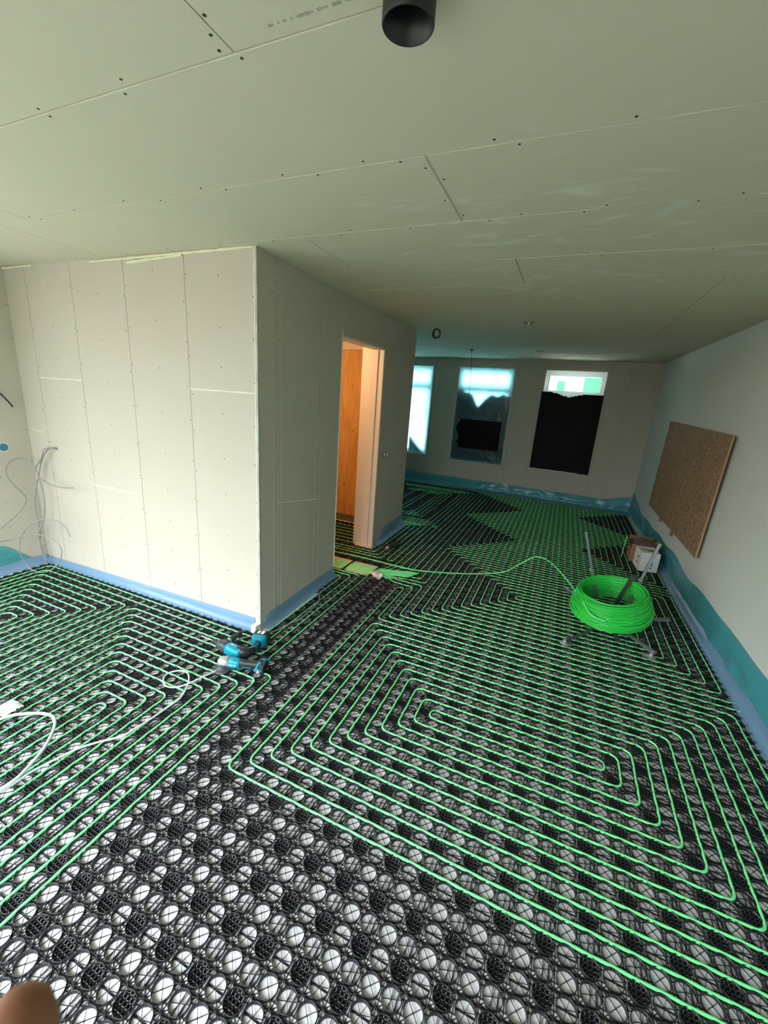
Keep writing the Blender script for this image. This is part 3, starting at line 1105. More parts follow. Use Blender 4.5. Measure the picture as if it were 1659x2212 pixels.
# pipes at the doorway and beyond the block
pipe('heating_pipe', [(-36, 30.0), (-19, 30.0), (-19, 47.3), (-40, 47.3)], 'green pipe turning at the far door jamb beside the wall')
pipe('heating_pipe', [(-36, 29.0), (-18, 29.0), (-18, 48.0), (-40, 48.0)], 'green pipe second from the wall after the doorway')
pipe('heating_pipe', [(-36, 28.1), (-17, 28.1), (-17, 48.7), (-26, 48.7), (-26, 55), (-20 + 1, 55), (-19, 82), (-29, 82), (-29, 54)],
     'green pipe third from the wall after the doorway')
pipe('heating_pipe', [(-30, BY(8.6)), (-15.2, BY(8.6)), (-14, 27.4), (-14, 49.4), (-15, 49.4), (-15, 28), (-16, 28), (-16, 49.4), (-25, 49.4), (-25, 56), (-20, 56), (-20, 81)],
     'green pipe with a narrow hairpin just after the doorway')
Lp, Rp = {}, {}
path = [(-23, 60), (-23, 58), (-22, 58), (-22, 79), (-25, 79), (-25, 50)]
for k in range(8, -1, -1):
    pass
pr = []
for k in (7, 6, 3, 2, 1, 0):
    seg = [(-31 + k, 50 + k), (-14 - k, 50 + k), (-14 - k, 87 - k), (-31 + k, 87 - k)]
    pr += seg if len(pr) % 8 == 0 else seg[::-1]
pipe('heating_pipe', path + [(-25, 80)] + [(-26, 80)] + [(-26, 57)] + pr[0:0], 'small green pipe hairpin in the room beyond the block')
seq = []
for q, k in enumerate((7, 6, 3, 2, 1, 0)):
    seg = [(-31 - q, 50 + k), (-14 - k, 50 + k), (-14 - k, 87 - k), (-31 - q, 87 - k)]
    seq += seg if q % 2 == 0 else seg[::-1]
pipe('heating_pipe', seq, 'green pipe loops on the floor left of the far windows')

# floor of the small room: rows of pipe across the doorway
rows = []
for q in range(6):
    y = 32.0 + q * 1.6
    rows += [(-40, y), (-22.6, y)] if q % 2 == 0 else [(-22.6, y), (-40, y)]
pipe('heating_pipe', rows, 'green pipe rows on the dark floor inside the small room')

# board and straps in the doorway
bo = MB().box(-2.6, -1.185, 1.585, 1.868, 0.0, 0.0125)
tag(bo.build('board', M_BOARD, bevel=0.002), 'cream board under the pipe bundle in the doorway', 'board')
for n_s, (xs_, lb) in enumerate([(-1.505, 'black clip rail across the pipe bundle in the doorway'), (-1.18, 'black clip rail across the pipe bundle outside the doorway')]):
    mb = MB().box(xs_ - .011, xs_ + .011, 1.565, 1.875, 0.0128, 0.0165)
    for q in range(12):
        yy = 1.60 + q * 0.0225
        mb.box(xs_ - .010, xs_ + .010, yy - .0022, yy + .0022, 0.016, 0.030)
    mb.box(xs_ - .013, xs_ + .013, 1.565, 1.60, 0.0128, 0.028)
    tag(mb.build('clip_rail', M_BLK), lb, 'clip rail')
# extra straight pipes that fill the bundle
xtra = [9.6, 10.4, 1.5, 2.5, 3.5, 4.5]
for q, y in enumerate((BY(-.0), )):
    pass
for q, lb in zip((0.5, 1.5, 2.5, 3.5, 4.5, 5.5, 6.5), range(7)):
    y = BY(q) * P
    pts = [(-2.3, y, ZT + .0005), (-1.3, y, ZT + .0005), (-1.12 - 0.02 * q, y + 0.004, ZT + 0.002), (-0.95 + 0.02 * (q - 3), 1.70 + 0.028 * q, ZT + .010), (-0.80 + 0.01 * q, 1.74 + 0.025 * q, 0.028)]
    o = MB().tube(catmull(pts, 5), 0.0056, 8).build('heating_pipe', M_TUBE, smooth=True)
    tag(o, 'short green pipe end among the parallel pipes fanning out of the doorway', 'heating pipe', 'pipe ends in the doorway bundle')

# white crumpled paper beside the bundle
def pp(u, v):
    c = [Vector((-1.185, 1.60, 0)), Vector((-1.04, 1.49, 0)), Vector((-1.155, 1.72, 0)), Vector((-1.045, 1.62, 0))]
    q = c[0].lerp(c[1], u).lerp(c[2].lerp(c[3], u), v)
    return q + Vector((0, 0, 0.036 + 0.012 * math.sin(u * 5) * math.sin(v * 4))), Vector((0, 0, 1))
tag(sheet('paper_scrap', pp, 10, 10, M_WHITE, 0.010, 3), 'torn white foam scrap beside the green pipe bundle', 'scrap')


# ------------------------------------------------------------------ pipe coil on its dispenser
cc = Vector((1.113, 1.773, 0.165))
cn = Vector((-0.1337, -0.1248, 1.0)).normalized()
cu = Vector((0, 1, 0)).cross(cn).normalized()
cv = cn.cross(cu)


def cpt(a, r, h):
    return cc + cu * (r * math.cos(a)) + cv * (r * math.sin(a)) + cn * h


def coil():
    rnd = random.Random(4)
    pts = []
    rows_ = 19
    layers = 3
    for L_ in range(layers):
        for k in range(rows_):
            kk = k if L_ % 2 == 0 else rows_ - 1 - k
            h = kk * 0.0124 - 0.012 + rnd.uniform(-.0014, .0014)
            f = kk / (rows_ - 1)
            prof = 0.330 - 0.060 * f ** 1.4 - 0.022 * max(0, 0.15 - f) / 0.15
            r0 = prof - 0.013 * (layers - 1 - L_) + rnd.uniform(-.0025, .0025)
            ph, ti = rnd.uniform(0, 6.3), rnd.uniform(0.0, 0.006)
            for s in range(40):
                a = 2 * math.pi * s / 40
                pts.append(cpt(a, r0 + 0.003 * math.sin(2 * a + ph), h + ti * math.sin(a + ph)))
    # a few loose turns crossing the outside
    for t in range(3):
        for s in range(40):
            a = 2 * math.pi * s / 40
            f = (t * 40 + s) / 120
            pts.append(cpt(a, 0.334 - 0.04 * (0.5 + 0.5 * math.sin(a + t)), 0.10 + 0.07 * math.sin(a * 1.0 + t * 0.9)))
    mb = MB().tube(pts, 0.0060, 6)
    o = mb.build('pipe_coil', M_COIL, smooth=True)
    tag(o, 'thick coil of bright green pipe lying tilted on the metal stand', 'pipe coil')
    # the free end leading away to the doorway
    lead = [cpt(-1.75 + 0.0, 0.33, 0.09), cpt(-2.1, 0.338, 0.12), (0.86, 1.60, 0.27), (0.741, 1.92, 0.30), (0.567, 2.2, 0.350), (0.416, 2.40, 0.312), (0.252, 2.40, 0.182), (0.125, 2.314, 0.10),
            (-0.109, 2.246, 0.045), (-0.42, 2.08, 0.04), (-0.752, 1.93, 0.05), (-1.022, 1.885, 0.062), (-1.234, 1.891, 0.065), (-1.569, 1.905, 0.06), (-1.9, 1.905, 0.05), (-2.3, 1.90, 0.045)]
    MB().tube(catmull(lead, 8), 0.0068, 8).build('free_end', M_TUBE, o, smooth=True)
    return o


coil()
st = empty('coil_stand', 'galvanised steel coil stand with splayed posts carrying the green coil', 'stand')
hub = Vector((1.105, 1.70, 0.105))
MB().lathe(hub - Vector((0, 0, .05)), (0, 0, 1), [(0, .035), (.03, .045), (.05, .045), (.055, .03), (.075, .03)], 20).build('hub', M_ALU, st)
mb = MB().bar(hub + Vector((0, 0, .015)), (1.158, 1.387, 0.085), 0.034, 0.014)
mb.build('arm', M_DSTEEL, st)
MB().bar(hub + Vector((0, 0, .02)), (0.736, 2.159, 0.13), 0.030, 0.022).build('arm', M_ALU, st)
MB().bar(hub + Vector((0, 0, .02)), (1.61, 1.963, 0.125), 0.030, 0.022).build('arm', M_ALU, st)
MB().tube([hub, (0.90, 1.39, 0.075), (0.775, 1.245, 0.06)], 0.012, 8).build('leg', M_DSTEEL, st)
MB().bar(hub, (1.425, 1.395, 0.058), 0.030, 0.018).build('leg', M_ALU, st)
MB().bar(hub, (1.02, 2.20, 0.055), 0.030, 0.018).build('leg', M_ALU, st)
for nm, c in (('foot', (0.760, 1.232, 0.026)), ('foot', (1.395, 1.375, 0.026)), ('foot', (1.02, 2.20, 0.026))):
    MB().lathe(c, (0, 0, 1), [(0, .034), (.006, .036), (.010, .030), (.012, .012), (.035, .012)], 20).build('foot', M_GREYM, st)
mb = MB().frame_box((1.375, 1.355, 0.040), (.045, -.006, 0), (.004, .026, 0), (0, 0, .003))
mb.build('bracket', M_ALU, st)
MB().frame_box((0.785, 1.222, 0.040), (.030, -.010, 0), (.008, .022, 0), (0, 0, .003)).build('bracket', M_ALU, st)
def post(a, b, w=0.024):
    a, b = Vector(a), Vector(b)
    mid = a.lerp(b, 0.42)
    p1 = MB().bar(a, mid, w + .008, w + .004).build('post', M_ALU, st, bevel=.002)
    MB().bar(mid, b, w, w - .004).build('post_extension', M_ALU, p1, bevel=.002)
    MB().lathe(mid + Vector((-.02, 0, 0)), (1, 0, 0), [(0, .006), (.035, .006)], 8).build('bolt', M_GREYM, p1)
post((1.01, 2.02, 0.17), (0.808, 2.0, 0.785))
post((1.27, 1.98, 0.17), (1.400, 1.99, 0.80))
MB().bar((1.165, 1.925, 0.16), (1.245, 1.897, 0.50), 0.034, 0.010, up=(0, 1, 0)).build('post', M_DSTEEL, st)


# ------------------------------------------------------------------ boxes by the right wall
def white_box():
    o = empty('parcel', 'small white closed parcel with black arrows beside the right wall', 'box')
    A_, Bq, Cq = Vector((1.583, 3.467, 0.026)), Vector((1.780, 3.505, 0.026)), Vector((1.551, 3.744, 0.026))
    ux, uy = (Bq - A_), (Cq - A_)
    h = 0.238
    c = A_ + ux / 2 + uy / 2 + Vector((0, 0, h / 2))
    MB().frame_box(c, ux / 2, uy / 2, Vector((0, 0, h / 2))).build('carton_body', M_WHITE, o, bevel=0.004)
    nl = -ux.normalized() * 0.0012      # left face normal
    nf = -uy.normalized() * 0.0012      # front face
    mb = MB()
    def tri(base, e1, e2, pts, n):
        vs = [base + e1 * a + e2 * b + n for a, b in pts]
        mb.add(vs, [tuple(range(len(vs)))])
        mb.add(vs, [tuple(range(len(vs)))[::-1]])
    tri(A_, uy, Vector((0, 0, 1)), [(.45, .175), (.30, .150), (.42, .128)], nl)
    mb.build('printed_arrow', M_INK, o); mb = MB()
    tri(A_, uy, Vector((0, 0, 1)), [(.48, .098), (.34, .080), (.50, .062)], nl)
    mb.build('printed_arrow', M_INK, o); mb = MB()
    z = Vector((0, 0, 1))
    tri(A_, ux, z, [(.60, .065), (.64, .065), (.66, .125), (.62, .118)], nf)
    mb.build('printed_mark', M_INK, o); mb = MB()
    tri(A_, ux, z, [(.54, .042), (.68, .042), (.68, .052), (.54, .052)], nf)
    mb.build('printed_mark', M_INK, o); mb = MB()
    tp_ = A_ + z * (h + 0.0015)
    tri(tp_, ux, uy, [(.42, .30), (.72, .30), (.72, .40), (.42, .40)], Vector((0, 0, 0)))
    mb.build('printed_bar', M_INK, o)
    t = MB().frame_box(c + z * (h / 2 + 0.0008), ux * .48, uy * .11, z * .0005)
    t.build('packing_tape', mat('grey_packing_tape', srgb(170, 168, 164), 0.4), o)
white_box()

def carton():
    o = empty('carton', 'open brown carton holding a crumpled bag behind the white parcel', 'carton')
    x0, x1, y0, y1, z0, z1 = 1.51, 1.79, 3.785, 4.06, 0.026, 0.265
    mb = MB()
    t = 0.005
    mb.box(x0, x1, y0, y0 + t, z0, z1); mb.box(x0, x1, y1 - t, y1, z0, z1)
    mb.box(x0, x0 + t, y0 + t, y1 - t, z0, z1); mb.box(x1 - t, x1, y0 + t, y1 - t, z0, z1)
    mb.box(x0, x1, y0, y1, z0, z0 + t)
    mb.build('carton_body', M_CARD, o)
    MB().frame_box((1.65, 4.085, 0.275), (.138, 0, 0), (0, .035, .020), (0, 0, .003)).build('flap', M_CARD, o)
    MB().frame_box((1.810, 3.92, 0.272), (.022, 0, .012), (0, .12, 0), (0, 0, .003)).build('flap', M_CARD, o)
    MB().frame_box((1.492, 3.92, 0.235), (.010, 0, -.034), (0, .13, 0), (.003, 0, 0)).build('flap', M_CARD, o)
    def f(u, v):
        x, y = 1.53 + .24 * u, 3.80 + .24 * v
        return Vector((x, y, 0.25 + 0.05 * math.sin(u * 3.1) * math.sin(v * 3.1))), Vector((0, 0, 1))
    b = sheet('crumpled_bag', f, 24, 24, M_BAG, 0.035, 12, freq=(5, 5))
    tag(b, 'crumpled clear plastic bag stuffed in the open brown carton', 'bag')
    tag(MB().tube([(1.440, 3.90, 0.028), (1.436, 3.86, 0.18), (1.440, 3.83, 0.35)], 0.006, 6).build('green_stick', M_TUBE), 'thin green pipe offcut leaning on the carton corner', 'pipe offcut')
carton()

# ------------------------------------------------------------------ chipboard panel on the right wall
def osb():
    o = empty('chipboard_panel', 'large brown chipboard panel fixed in front of the right wall', 'panel')
    c = [Vector((1.838, 5.119, 1.801)), Vector((1.869, 2.616, 1.744)), Vector((1.868, 2.684, 0.527)), Vector((1.837, 5.175, 0.542))]
    n = Vector((1, 0.0123, 0)).normalized() * 0.018
    mb = MB().add(c + [p + n for p in c], [(0, 3, 2, 1), (4, 5, 6, 7), (0, 1, 5, 4), (1, 2, 6, 5), (2, 3, 7, 6), (3, 0, 4, 7)])
    mb.build('board_face', M_OSB, o)
    e = MB().add([c[1] + Vector((-.0005, -.001, 0)), c[2] + Vector((-.0005, -.001, 0)), c[2] + n + Vector((0, -.001, 0)), c[1] + n + Vector((0, -.001, 0))], [(0, 1, 2, 3)])
    e.build('cut_edge', M_OSBE, o)
    for (y, z) in ((4.9, 1.68), (2.9, 1.62), (2.95, .65), (4.9, .68)):
        MB().box(1.853 + (4.9 - y) * .0123, wx(y) - .001, y - .03, y + .03, z - .03, z + .03).build('spacer', M_OSBE, o)
    for (y, z) in ((4.30, .528), (3.62, .520)):
        MB().box(1.838, 1.868, y, y + .03, z - .035, z + .01).build('hanging_clip', M_CONC, o)
osb()


# ------------------------------------------------------------------ ceiling fittings
def duct():
    o = empty('ceiling_duct', 'round black ventilation duct poking out of the ceiling', 'duct')
    c = Vector((0.012, -1.128, 2.66))
    MB().lathe(c, (0, 0, 1), [(0.0815, .0505), (0, .0525), (0, .0555), (.002, .057), (.0815, .057)], 40, caps=False).build('duct_wall', M_DUCT, o, smooth=True)
    MB().lathe(c + Vector((0, 0, .078)), (0, 0, 1), [(0, .0515), (.002, .0515)], 40).build('shade_disc', mat('duct_shade_black', (0.002, 0.002, 0.002), 0.9), o)  # flat black disc painted in for the shade deep inside the duct
    MB().lathe(c + Vector((0, 0, .040)), (0, 0, 1), [(0, .0500), (.004, .0485), (.006, .0515)], 40, caps=False).build('inner_ring', M_DUCT, o)
duct()


def spot(c, label):
    o = empty('junction_hole', label, 'ceiling hole')
    c = Vector(c)
    for dx in (-0.032, 0.032):
        MB().lathe(c + Vector((dx, 0, -.0025)), (0, 0, 1), [(0, .024), (.0025, .024)], 20).build('hole', M_INK, o)
    MB().lathe(c + Vector((0, 0, -.018)), (0, 0, 1), [(0, .007), (.010, .012), (.018, .012)], 12).build('connector', M_PVC, o)
    MB().tube([c + Vector((-.03, 0, -.002)), c + Vector((-.018, .002, -.018)), c + Vector((.0, .0, -.012)), c + Vector((.02, -.004, -.020)), c + Vector((.04, 0, -.003))], 0.0035, 6).build('wire_stub', M_CABLE, o)
spot((-0.076, 2.877, H), 'paired cable holes in the ceiling, the pair nearer the camera')
spot((-0.11, 5.394, H), 'paired cable holes in the ceiling, the pair nearer the windows')

mb = MB()
rnd = random.Random(9)
pts = []
for t in range(5):
    for s in range(20):
        a = 2 * math.pi * s / 20 + math.pi / 2
        r = 0.043 + 0.006 * math.sin(t * 2.1) + t * .001
        pts.append((-1.195 + r * math.cos(a) + .008 * math.sin(t), 3.20 + 0.006 * t - .015 + .02 * math.cos(a + t), 2.672 + r * 1.1 * math.sin(a)))
mb.tube([(-1.193, 3.21, H - .001), (-1.193, 3.205, 2.725)] + pts, 0.0042, 6)
tag(mb.build('cable_coil', M_BLK, smooth=True), 'small coil of black cable hanging from the ceiling past the block corner', 'cable')
ob = empty('hanging_cable', 'thin black cable hanging straight down before the middle window', 'cable')
MB().lathe((-1.22, 5.41, H - .022), (0, 0, 1), [(0, .012), (.012, .034), (.022, .036)], 14).build('ceiling_cap', M_BLK, ob)
MB().tube(catmull([(-1.22, 5.41, 2.72), (-1.205, 5.41, 2.6), (-1.19, 5.41, 2.4), (-1.178, 5.41, 2.1), (-1.185, 5.41, 1.85)], 6), 0.0032, 6).build('cord', M_BLK, ob)

# fittings in the partition and left wall
so = empty('wall_box', 'twin white cable outlet in the side wall beside the doorway', 'socket')
for dy in (-0.035, 0.045):
    MB().lathe((bx(2.646) + .0005, 2.646 + dy, 1.17), (1, 0, 0), [(0, .034), (.002, .034)], 20).build('socket_hole', M_INK, so)
    MB().box(bx(2.646), bx(2.646) + .018, 2.636 + dy, 2.656 + dy, 1.150, 1.195).build('connector', M_PVC, so, bevel=.002)
hb = empty('wall_hole', 'round blue backed hole in the left wall beside the corner', 'hole')
MB().lathe((-4.2125, -0.062, 1.199), (1, 0, 0), [(0, .041), (.001, .041), (.0012, .036)], 28).build('rim', M_FILL, hb)
MB().lathe((-4.2112, -0.062, 1.199), (1, 0, 0), [(0, .036), (.0006, .036)], 28).build('blue_backing', M_HOLEB, hb)
tag(MB().tube(catmull([(-4.215, -0.16, 1.80), (-4.195, -.09, 1.73), (-4.18, -0.03, 1.675), (-4.15, 0.005, 1.61), (-4.11, 0.012, 1.57)], 5), 0.007, 8).build('black_cable', M_BLK, smooth=True),
    'short stiff black cable sticking out of the left wall', 'cable')

# ------------------------------------------------------------------ cables
def cable(pts, r, m, label, name='cable'):
    return tag(MB().tube(catmull(pts, 6), r, 8).build(name, m, smooth=True), label, 'cable')


cable([(-4.12, 0.09, 0.03), (-4.15, 0.076, 0.121), (-4.15, 0.071, 0.247), (-4.15, 0.086, 0.324), (-4.15, 0.084, 0.466), (-4.15, 0.083, 0.645), (-4.099, 0.1, 0.843), (-4.055, 0.1, 0.925), (-3.946, 0.1, 1.114), (-3.848, 0.12, 1.215), (-3.80, 0.152, 1.211)],
      0.0055, M_CABLE, 'dark grey cable rising from the floor corner to a hook on the wall')
cable([(-3.80, 0.148, 1.221), (-3.85, 0.08, 1.21), (-3.923, 0.08, 1.119), (-4.042, 0.08, 1.004), (-4.015, 0.08, 0.933), (-3.986, 0.08, 0.806), (-3.981, 0.08, 0.674), (-4.043, 0.08, 0.487), (-4.135, 0.06, 0.339), (-4.14, 0.07, 0.246), (-4.137, 0.08, 0.143), (-4.11, 0.08, 0.032)],
      0.0055, M_CABLE, 'grey cable strand bowing to the right of the rising corner cable')
cable([(-3.406, 0.02, 0.922), (-3.567, 0.02, 0.901), (-3.735, 0.02, 0.905), (-3.857, 0.02, 0.937), (-3.911, 0.02, 0.984), (-3.92, 0.02, 1.037), (-3.969, 0.02, 1.075), (-4.12, 0.016, 1.1), (-4.12, -0.061, 1.088), (-4.12, -0.111, 1.028), (-4.12, -0.115, 0.948), (-4.12, -0.079, 0.861), (-4.12, -0.028, 0.787), (-4.12, 0.001, 0.715), (-4.12, -0.034, 0.637), (-4.12, -0.115, 0.56), (-4.12, -0.239, 0.475), (-4.12, -0.287, 0.446), (-4.14, -0.45, 0.40), (-4.2, -0.6, 0.40)],
      0.0055, M_CABLE, 'grey cable curling over the corner with its free end pointing right')
cable([(-3.286, -0.12, 0.534), (-3.336, -0.12, 0.608), (-3.435, -0.12, 0.642), (-3.604, -0.12, 0.629), (-3.79, -0.12, 0.571), (-3.97, -0.12, 0.458), (-4.06, -0.135, 0.329), (-4.06, -0.148, 0.235), (-4.06, -0.123, 0.108), (-3.941, -0.12, 0.055), (-3.783, -0.12, 0.078), (-3.619, -0.12, 0.152), (-3.496, -0.12, 0.257), (-3.445, -0.12, 0.361), (-3.485, -0.12, 0.426), (-3.589, -0.12, 0.459), (-3.761, -0.12, 0.456), (-3.951, -0.12, 0.414), (-4.06, -0.195, 0.366), (-4.06, -0.282, 0.374), (-4.10, -0.45, 0.38), (-4.2, -0.6, 0.40)],
      0.005, M_CABLE, 'light grey cable forming a big loop low in the left corner')
cable([(-1.61, -1.52, .06), (-1.591, -1.434, .06), (-1.627, -1.339, .06), (-1.673, -1.259, .06), (-1.751, -1.176, .06), (-1.812, -1.134, .06), (-1.877, -1.117, .055), (-1.959, -1.135, .05), (-2.043, -1.182, .045), (-2.077, -1.217, .045), (-2.10, -1.27, .045), (-2.2, -1.5, .04)],
      0.0078, M_CABLEW, 'thick white cable arching over the pipes at the left edge')
cable([(-1.63, -1.62, .034), (-1.61, -1.479, .034), (-1.603, -1.422, .034), (-1.605, -1.357, .034), (-1.587, -1.278, .032), (-1.552, -1.174, .032), (-1.499, -1.095, .032), (-1.435, -1.02, .032), (-1.419, -0.95, .034), (-1.407, -0.852, .032), (-1.402, -0.752, .032), (-1.4, -0.676, .032), (-1.433, -0.599, .034), (-1.498, -0.516, .034), (-1.565, -0.481, .034), (-1.624, -0.504, .034), (-1.65, -0.555, .034), (-1.626, -0.604, .034), (-1.565, -0.638, .034), (-1.503, -0.621, .034), (-1.459, -0.564, .036), (-1.435, -0.499, .038), (-1.412, -0.415, .034), (-1.40, -0.36, .032)],
      0.005, M_CABLEW, 'thin light grey cable with a loop, running to the grinder')
cable([(-1.455, 0.955, .03), (-1.426, 0.937, .034), (-1.374, 0.881, .034), (-1.329, 0.797, .032), (-1.313, 0.7, .032), (-1.306, 0.591, .032), (-1.301, 0.498, .032), (-1.311, 0.423, .032), (-1.331, 0.356, .032), (-1.347, 0.287, .032), (-1.363, 0.22, .032), (-1.40, 0.13, .032), (-1.448, 0.072, .032), (-1.479, 0.047, .034), (-1.503, 0.005, .036), (-1.529, -0.04, .034), (-1.56, -0.07, .032)],
      0.005, M_CABLE, 'grey cable leaving the side wall and ending at the drill')
cable([(-1.63, -0.135, .032), (-1.708, -0.126, .032), (-1.80, -0.125, .032)], 0.004, M_CABLEW, 'short white wire end in front of the drill chuck')
def wp_(u, v):
    return Vector((-2.20 + .11 * u, -1.24 + .10 * v, 0.042 + 0.02 * math.sin(u * 3) * math.sin(v * 3))), Vector((0, 0, 1))
tag(sheet('paper_scrap', wp_, 12, 12, M_WHITE, 0.014, 6), 'crumpled white scrap on the pipes at the left edge', 'scrap')


# ------------------------------------------------------------------ power tools
def text(body, parent, loc, xdir, zdir, size, m):
    c = bpy.data.curves.new('lettering', 'FONT')
    c.body = body
    c.size = size
    c.extrude = 0.0003
    c.align_x = 'CENTER'
    c.align_y = 'CENTER'
    c.shear = 0.3
    c.materials.append(m)
    tmp = bpy.data.objects.new('tmp', c)
    COL.objects.link(tmp)
    bpy.context.view_layer.update()
    me = bpy.data.meshes.new_from_object(tmp.evaluated_get(bpy.context.evaluated_depsgraph_get()))
    bpy.data.objects.remove(tmp)
    o = bpy.data.objects.new('lettering', me)
    COL.objects.link(o)
    x = Vector(xdir).normalized()
    z = Vector(zdir).normalized()
    y = z.cross(x).normalized()
    from mathutils import Matrix
    o.matrix_world = Matrix(((x.x, y.x, z.x, loc[0]), (x.y, y.y, z.y, loc[1]), (x.z, y.z, z.z, loc[2]), (0, 0, 0, 1)))
    o.parent = parent
    return o


def loft(secs, n=14):
    """secs: (centre, half-width vector, half-height vector, superellipse power)"""
    mb = MB()
    vs = []
    for c, a, b, p in secs:
        c, a, b = Vector(c), Vector(a), Vector(b)
        for k in range(n):
            t = 2 * math.pi * k / n
            ct, st_ = math.cos(t), math.sin(t)
            vs.append(c + a * math.copysign(abs(ct) ** p, ct) + b * math.copysign(abs(st_) ** p, st_))
    fs = []
    for i in range(len(secs) - 1):
        for k in range(n):
            l = (k + 1) % n
            fs.append((i * n + k, i * n + l, (i + 1) * n + l, (i + 1) * n + k))
    fs.append(tuple(range(n))[::-1])
    fs.append(tuple((len(secs) - 1) * n + k for k in range(n)))
    return mb.add(vs, fs)


def drill():
    o = empty('hammer_drill', 'teal and black cordless hammer drill with side handle at the block corner', 'power tool')
    Z = Vector((0, 0, 1))
    def sec(x, y, w, h, d=(1, 0), z=0.072, p=0.7):
        d = Vector((*d, 0)).normalized()
        return ((x, y, z), Vector((-d.y, d.x, 0)) * w, Z * h, p)
    ax = (1, -0.12)
    # chuck and grey gear housing
    MB().lathe((-1.640, -.168, .070), (1, -.12, 0), [(0, .008), (.012, .013), (.030, .017), (.05, .021), (.065, .024), (.07, .027)], 18).build('chuck', M_BLK, o)
    loft([sec(-1.572, -.176, .030, .028, ax), sec(-1.545, -.180, .036, .034, ax), sec(-1.50, -.186, .038, .040, ax), sec(-1.475, -.189, .037, .040, ax)]).build('gear_housing', mat('grey_housing', srgb(62, 66, 72), .4), o, smooth=True)
    # teal motor housing
    loft([sec(-1.475, -.189, .038, .040, ax), sec(-1.45, -.190, .040, .044, ax), sec(-1.40, -.194, .042, .043, ax), sec(-1.36, -.198, .038, .040, ax), sec(-1.345, -.199, .028, .032, ax)]).build('motor_housing', M_TEAL, o, smooth=True)
    loft([sec(-1.385, -.188, .030, .046, (1, .2)), sec(-1.35, -.186, .036, .042, (1, .5)), sec(-1.325, -.168, .032, .036, (.7, 1)), sec(-1.312, -.135, .022, .030, (.1, 1)), sec(-1.313, -.10, .019, .027, (-.1, 1)), sec(-1.322, -.06, .022, .027, (-.2, 1)), sec(-1.33, -.035, .030, .030, (-.2, 1))]).build('grip', M_BLK, o, smooth=True)
    loft([sec(-1.318, -.15, .010, .033, (.1, 1)), sec(-1.300, -.10, .006, .030, (-.1, 1), p=.8), sec(-1.312, -.05, .008, .030, (-.2, 1))]).build('grip_inlay', M_TEAL, o, smooth=True)
    # battery base and battery
    loft([sec(-1.335, -.045, .040, .036, (-.25, 1), p=.5), sec(-1.345, -.015, .056, .040, (-.25, 1), p=.4), sec(-1.352, .008, .058, .042, (-.25, 1), p=.4)]).build('battery_foot', M_TEAL, o)
    loft([sec(-1.352, .009, .060, .042, (-.25, 1), z=.075, p=.35), sec(-1.366, .058, .060, .042, (-.25, 1), z=.075, p=.35)]).build('battery', M_BLK, o)
    MB().frame_box((-1.345, .036, .1175), (.012, .003, 0), (-.004, .018, 0), (0, 0, .0006)).build('battery_label', M_WHITE, o)
    MB().frame_box((-1.375, .028, .1175), (.008, .002, 0), (-.004, .018, 0), (0, 0, .0006)).build('battery_label', M_WHITE, o)
    # side handle
    MB().lathe((-1.540, -.172, .070), (.10, 1, 0.05), [(0.0, .030), (.035, .030), (.036, .014), (.05, .014), (.052, .020), (.06, .022), (.14, .019), (.165, .021), (.172, .014)], 18).build('side_handle', mat('charcoal_rubber', srgb(52, 52, 54), .5), o, smooth=True)
    MB().lathe((-1.530, -.118, .073), (.10, 1, 0.05), [(-.014, .022), (0, .026), (.014, .018)], 18).build('chrome_collar', M_GREYM, o, smooth=True)
    text('Makita', o, (-1.425, -.190, .1165), (1, -.10, 0), (0, 0, 1), .020, M_WHITE)
    text('HR', o, (-1.355, -.215, .108), (1, .5, 0), (0, -.3, 1), .012, M_WHITE)
    return o


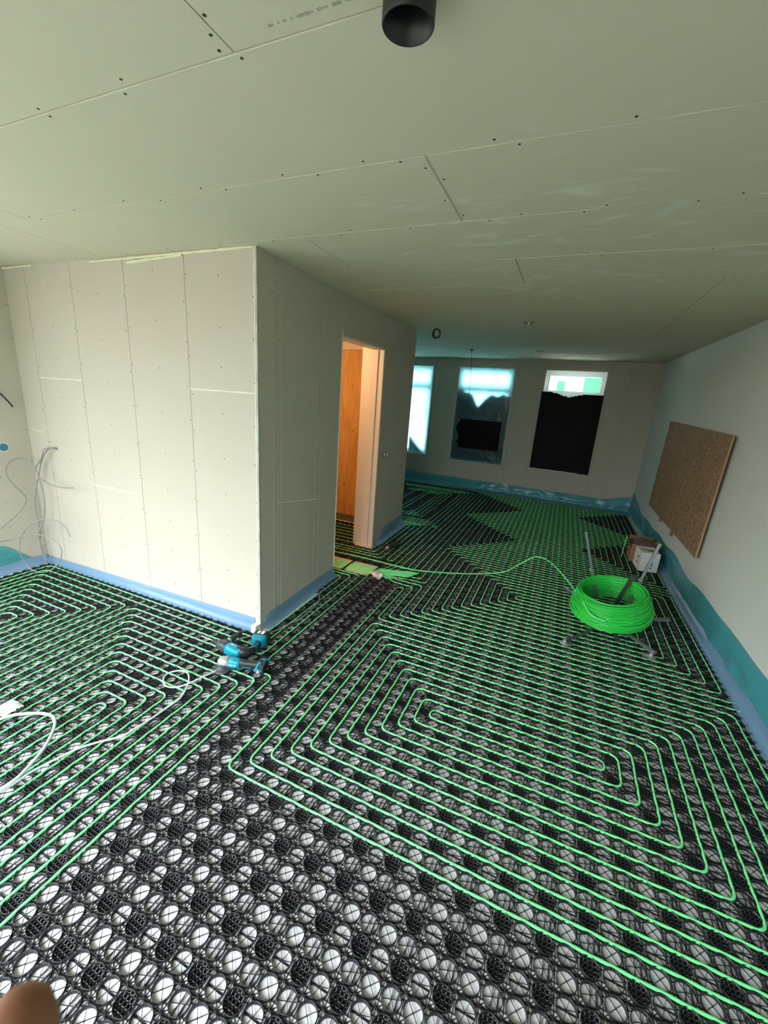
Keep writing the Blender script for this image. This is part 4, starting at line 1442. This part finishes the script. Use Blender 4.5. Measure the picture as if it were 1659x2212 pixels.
def grinder():
    o = empty('angle_grinder', 'teal and black angle grinder with grey head lying in front of the drill', 'power tool')
    Z = Vector((0, 0, 1))
    def sec(x, y, w, h, d=(1, .35), z=0.062, p=0.7):
        d = Vector((*d, 0)).normalized()
        return ((x, y, z), Vector((-d.y, d.x, 0)) * w, Z * h, p)
    # head, guard and disc
    loft([sec(-1.432, -.322, .020, .024, p=.6), sec(-1.412, -.314, .034, .034, p=.6), sec(-1.38, -.303, .036, .036, p=.6), sec(-1.357, -.295, .031, .032)]).build('gear_head', M_GREYM, o, smooth=True)
    MB().lathe((-1.385, -.335, .028), (0, -.12, 1), [(0, .006), (0, .058), (.003, .060), (.009, .060), (.013, .050), (.022, .028), (.030, .024)], 32).build('disc_guard', mat('guard_grey', srgb(66, 70, 72), .4, metal=.2), o, smooth=True)
    MB().lathe((-1.385, -.337, .0245), (0, -.12, 1), [(0, .0045), (0, .054), (.0022, .054)], 32).build('cutting_disc', M_BLK, o)
    loft([sec(-1.358, -.295, .032, .034), sec(-1.33, -.285, .033, .036), sec(-1.30, -.274, .030, .032), sec(-1.285, -.268, .026, .028)]).build('motor_housing', M_TEAL, o, smooth=True)
    loft([sec(-1.30, -.274, .028, .031), sec(-1.26, -.260, .024, .028), sec(-1.21, -.242, .023, .027), sec(-1.165, -.226, .028, .030), sec(-1.15, -.221, .030, .032)]).build('grip', M_BLK, o, smooth=True)
    MB().frame_box((-1.235, -.278, .052), (.030, .0105, 0), (.001, -.002, 0), (0, 0, .002)).build('grip_stripe', M_TEAL, o)
    # forked battery foot
    loft([sec(-1.158, -.224, .036, .030, p=.5), sec(-1.138, -.217, .060, .032, p=.4), sec(-1.122, -.211, .062, .034, p=.4)]).build('battery_foot', M_BLK, o)
    MB().bar((-1.158, -.232, .093), (-1.150, -.292, .060), .014, .012).build('teal_clip', M_TEAL, o)
    MB().bar((-1.155, -.232, .093), (-1.112, -.278, .060), .014, .012).build('teal_clip', M_TEAL, o)
    MB().bar((-1.15, -.20, .095), (-1.128, -.165, .085), .022, .010).build('teal_clip', M_TEAL, o)
    MB().add([(-1.150, -.262, .075), (-1.142, -.292, .055), (-1.120, -.285, .055)], [(0, 1, 2), (0, 2, 1)]).build('white_sticker', M_WHITE, o)
    text('Makita', o, (-1.322, -.318, .066), (1, .35, 0), (.25, -.8, .9), .020, M_WHITE)
    return o


drill()
grinder()

# black can with grey round end by the doorway
cn_ = empty('spray_can', 'dark can with a round grey end lying beside the door jamb', 'can')
MB().lathe((-1.305, 2.375, .058), (.20, 1, 0), [(0, .030), (.01, .034), (.19, .034), (.20, .028)], 20).build('can_body', M_BLK, cn_, smooth=True)
MB().lathe((-1.314, 2.345, .058), (.25, 1, .0), [(0, .006), (.004, .016), (.012, .021), (.024, .023), (.032, .023)], 20).build('grey_cap', mat('grey_cap', srgb(150, 152, 152), .4), cn_, smooth=True)


# ------------------------------------------------------------------ the photographer's finger
def finger():
    o = empty('person', 'blurred brown fingertip of a person at the bottom left corner', 'person')
    tip = Vector((0.358, -2.144, 1.729))
    dn = Vector((0.08, -0.10, -0.30)).normalized()
    pts, rad = [], []
    prof = [(0.0, .0015), (.0012, .0048), (.004, .0074), (.009, .0090), (.016, .0096), (.026, .0094), (.036, .0096), (.046, .0102), (.056, .0104), (.070, .0108), (.085, .0120), (.10, .0150)]
    for d, r in prof:
        bend = Vector((0.10, -0.03, 0)) * (d * d * 6)
        pts.append(tip + dn * d + bend + Vector((0, 0, .009)))
        rad.append(r)
    MB().tube(pts, rad, 20).build('finger', M_SKIN, o, smooth=True)
    side = Vector((0.5, -0.85, 0.1)).normalized()
    c = tip + dn * .012 + Vector((0, 0, .009)) + side * .0075
    loft([(c - dn * .006, dn.cross(side).normalized() * .0045, side * .0022, 1), (c, dn.cross(side).normalized() * .0062, side * .0024, 1), (c + dn * .007, dn.cross(side).normalized() * .0055, side * .002, 1)]).build('nail', M_NAIL, o, smooth=True)
finger()
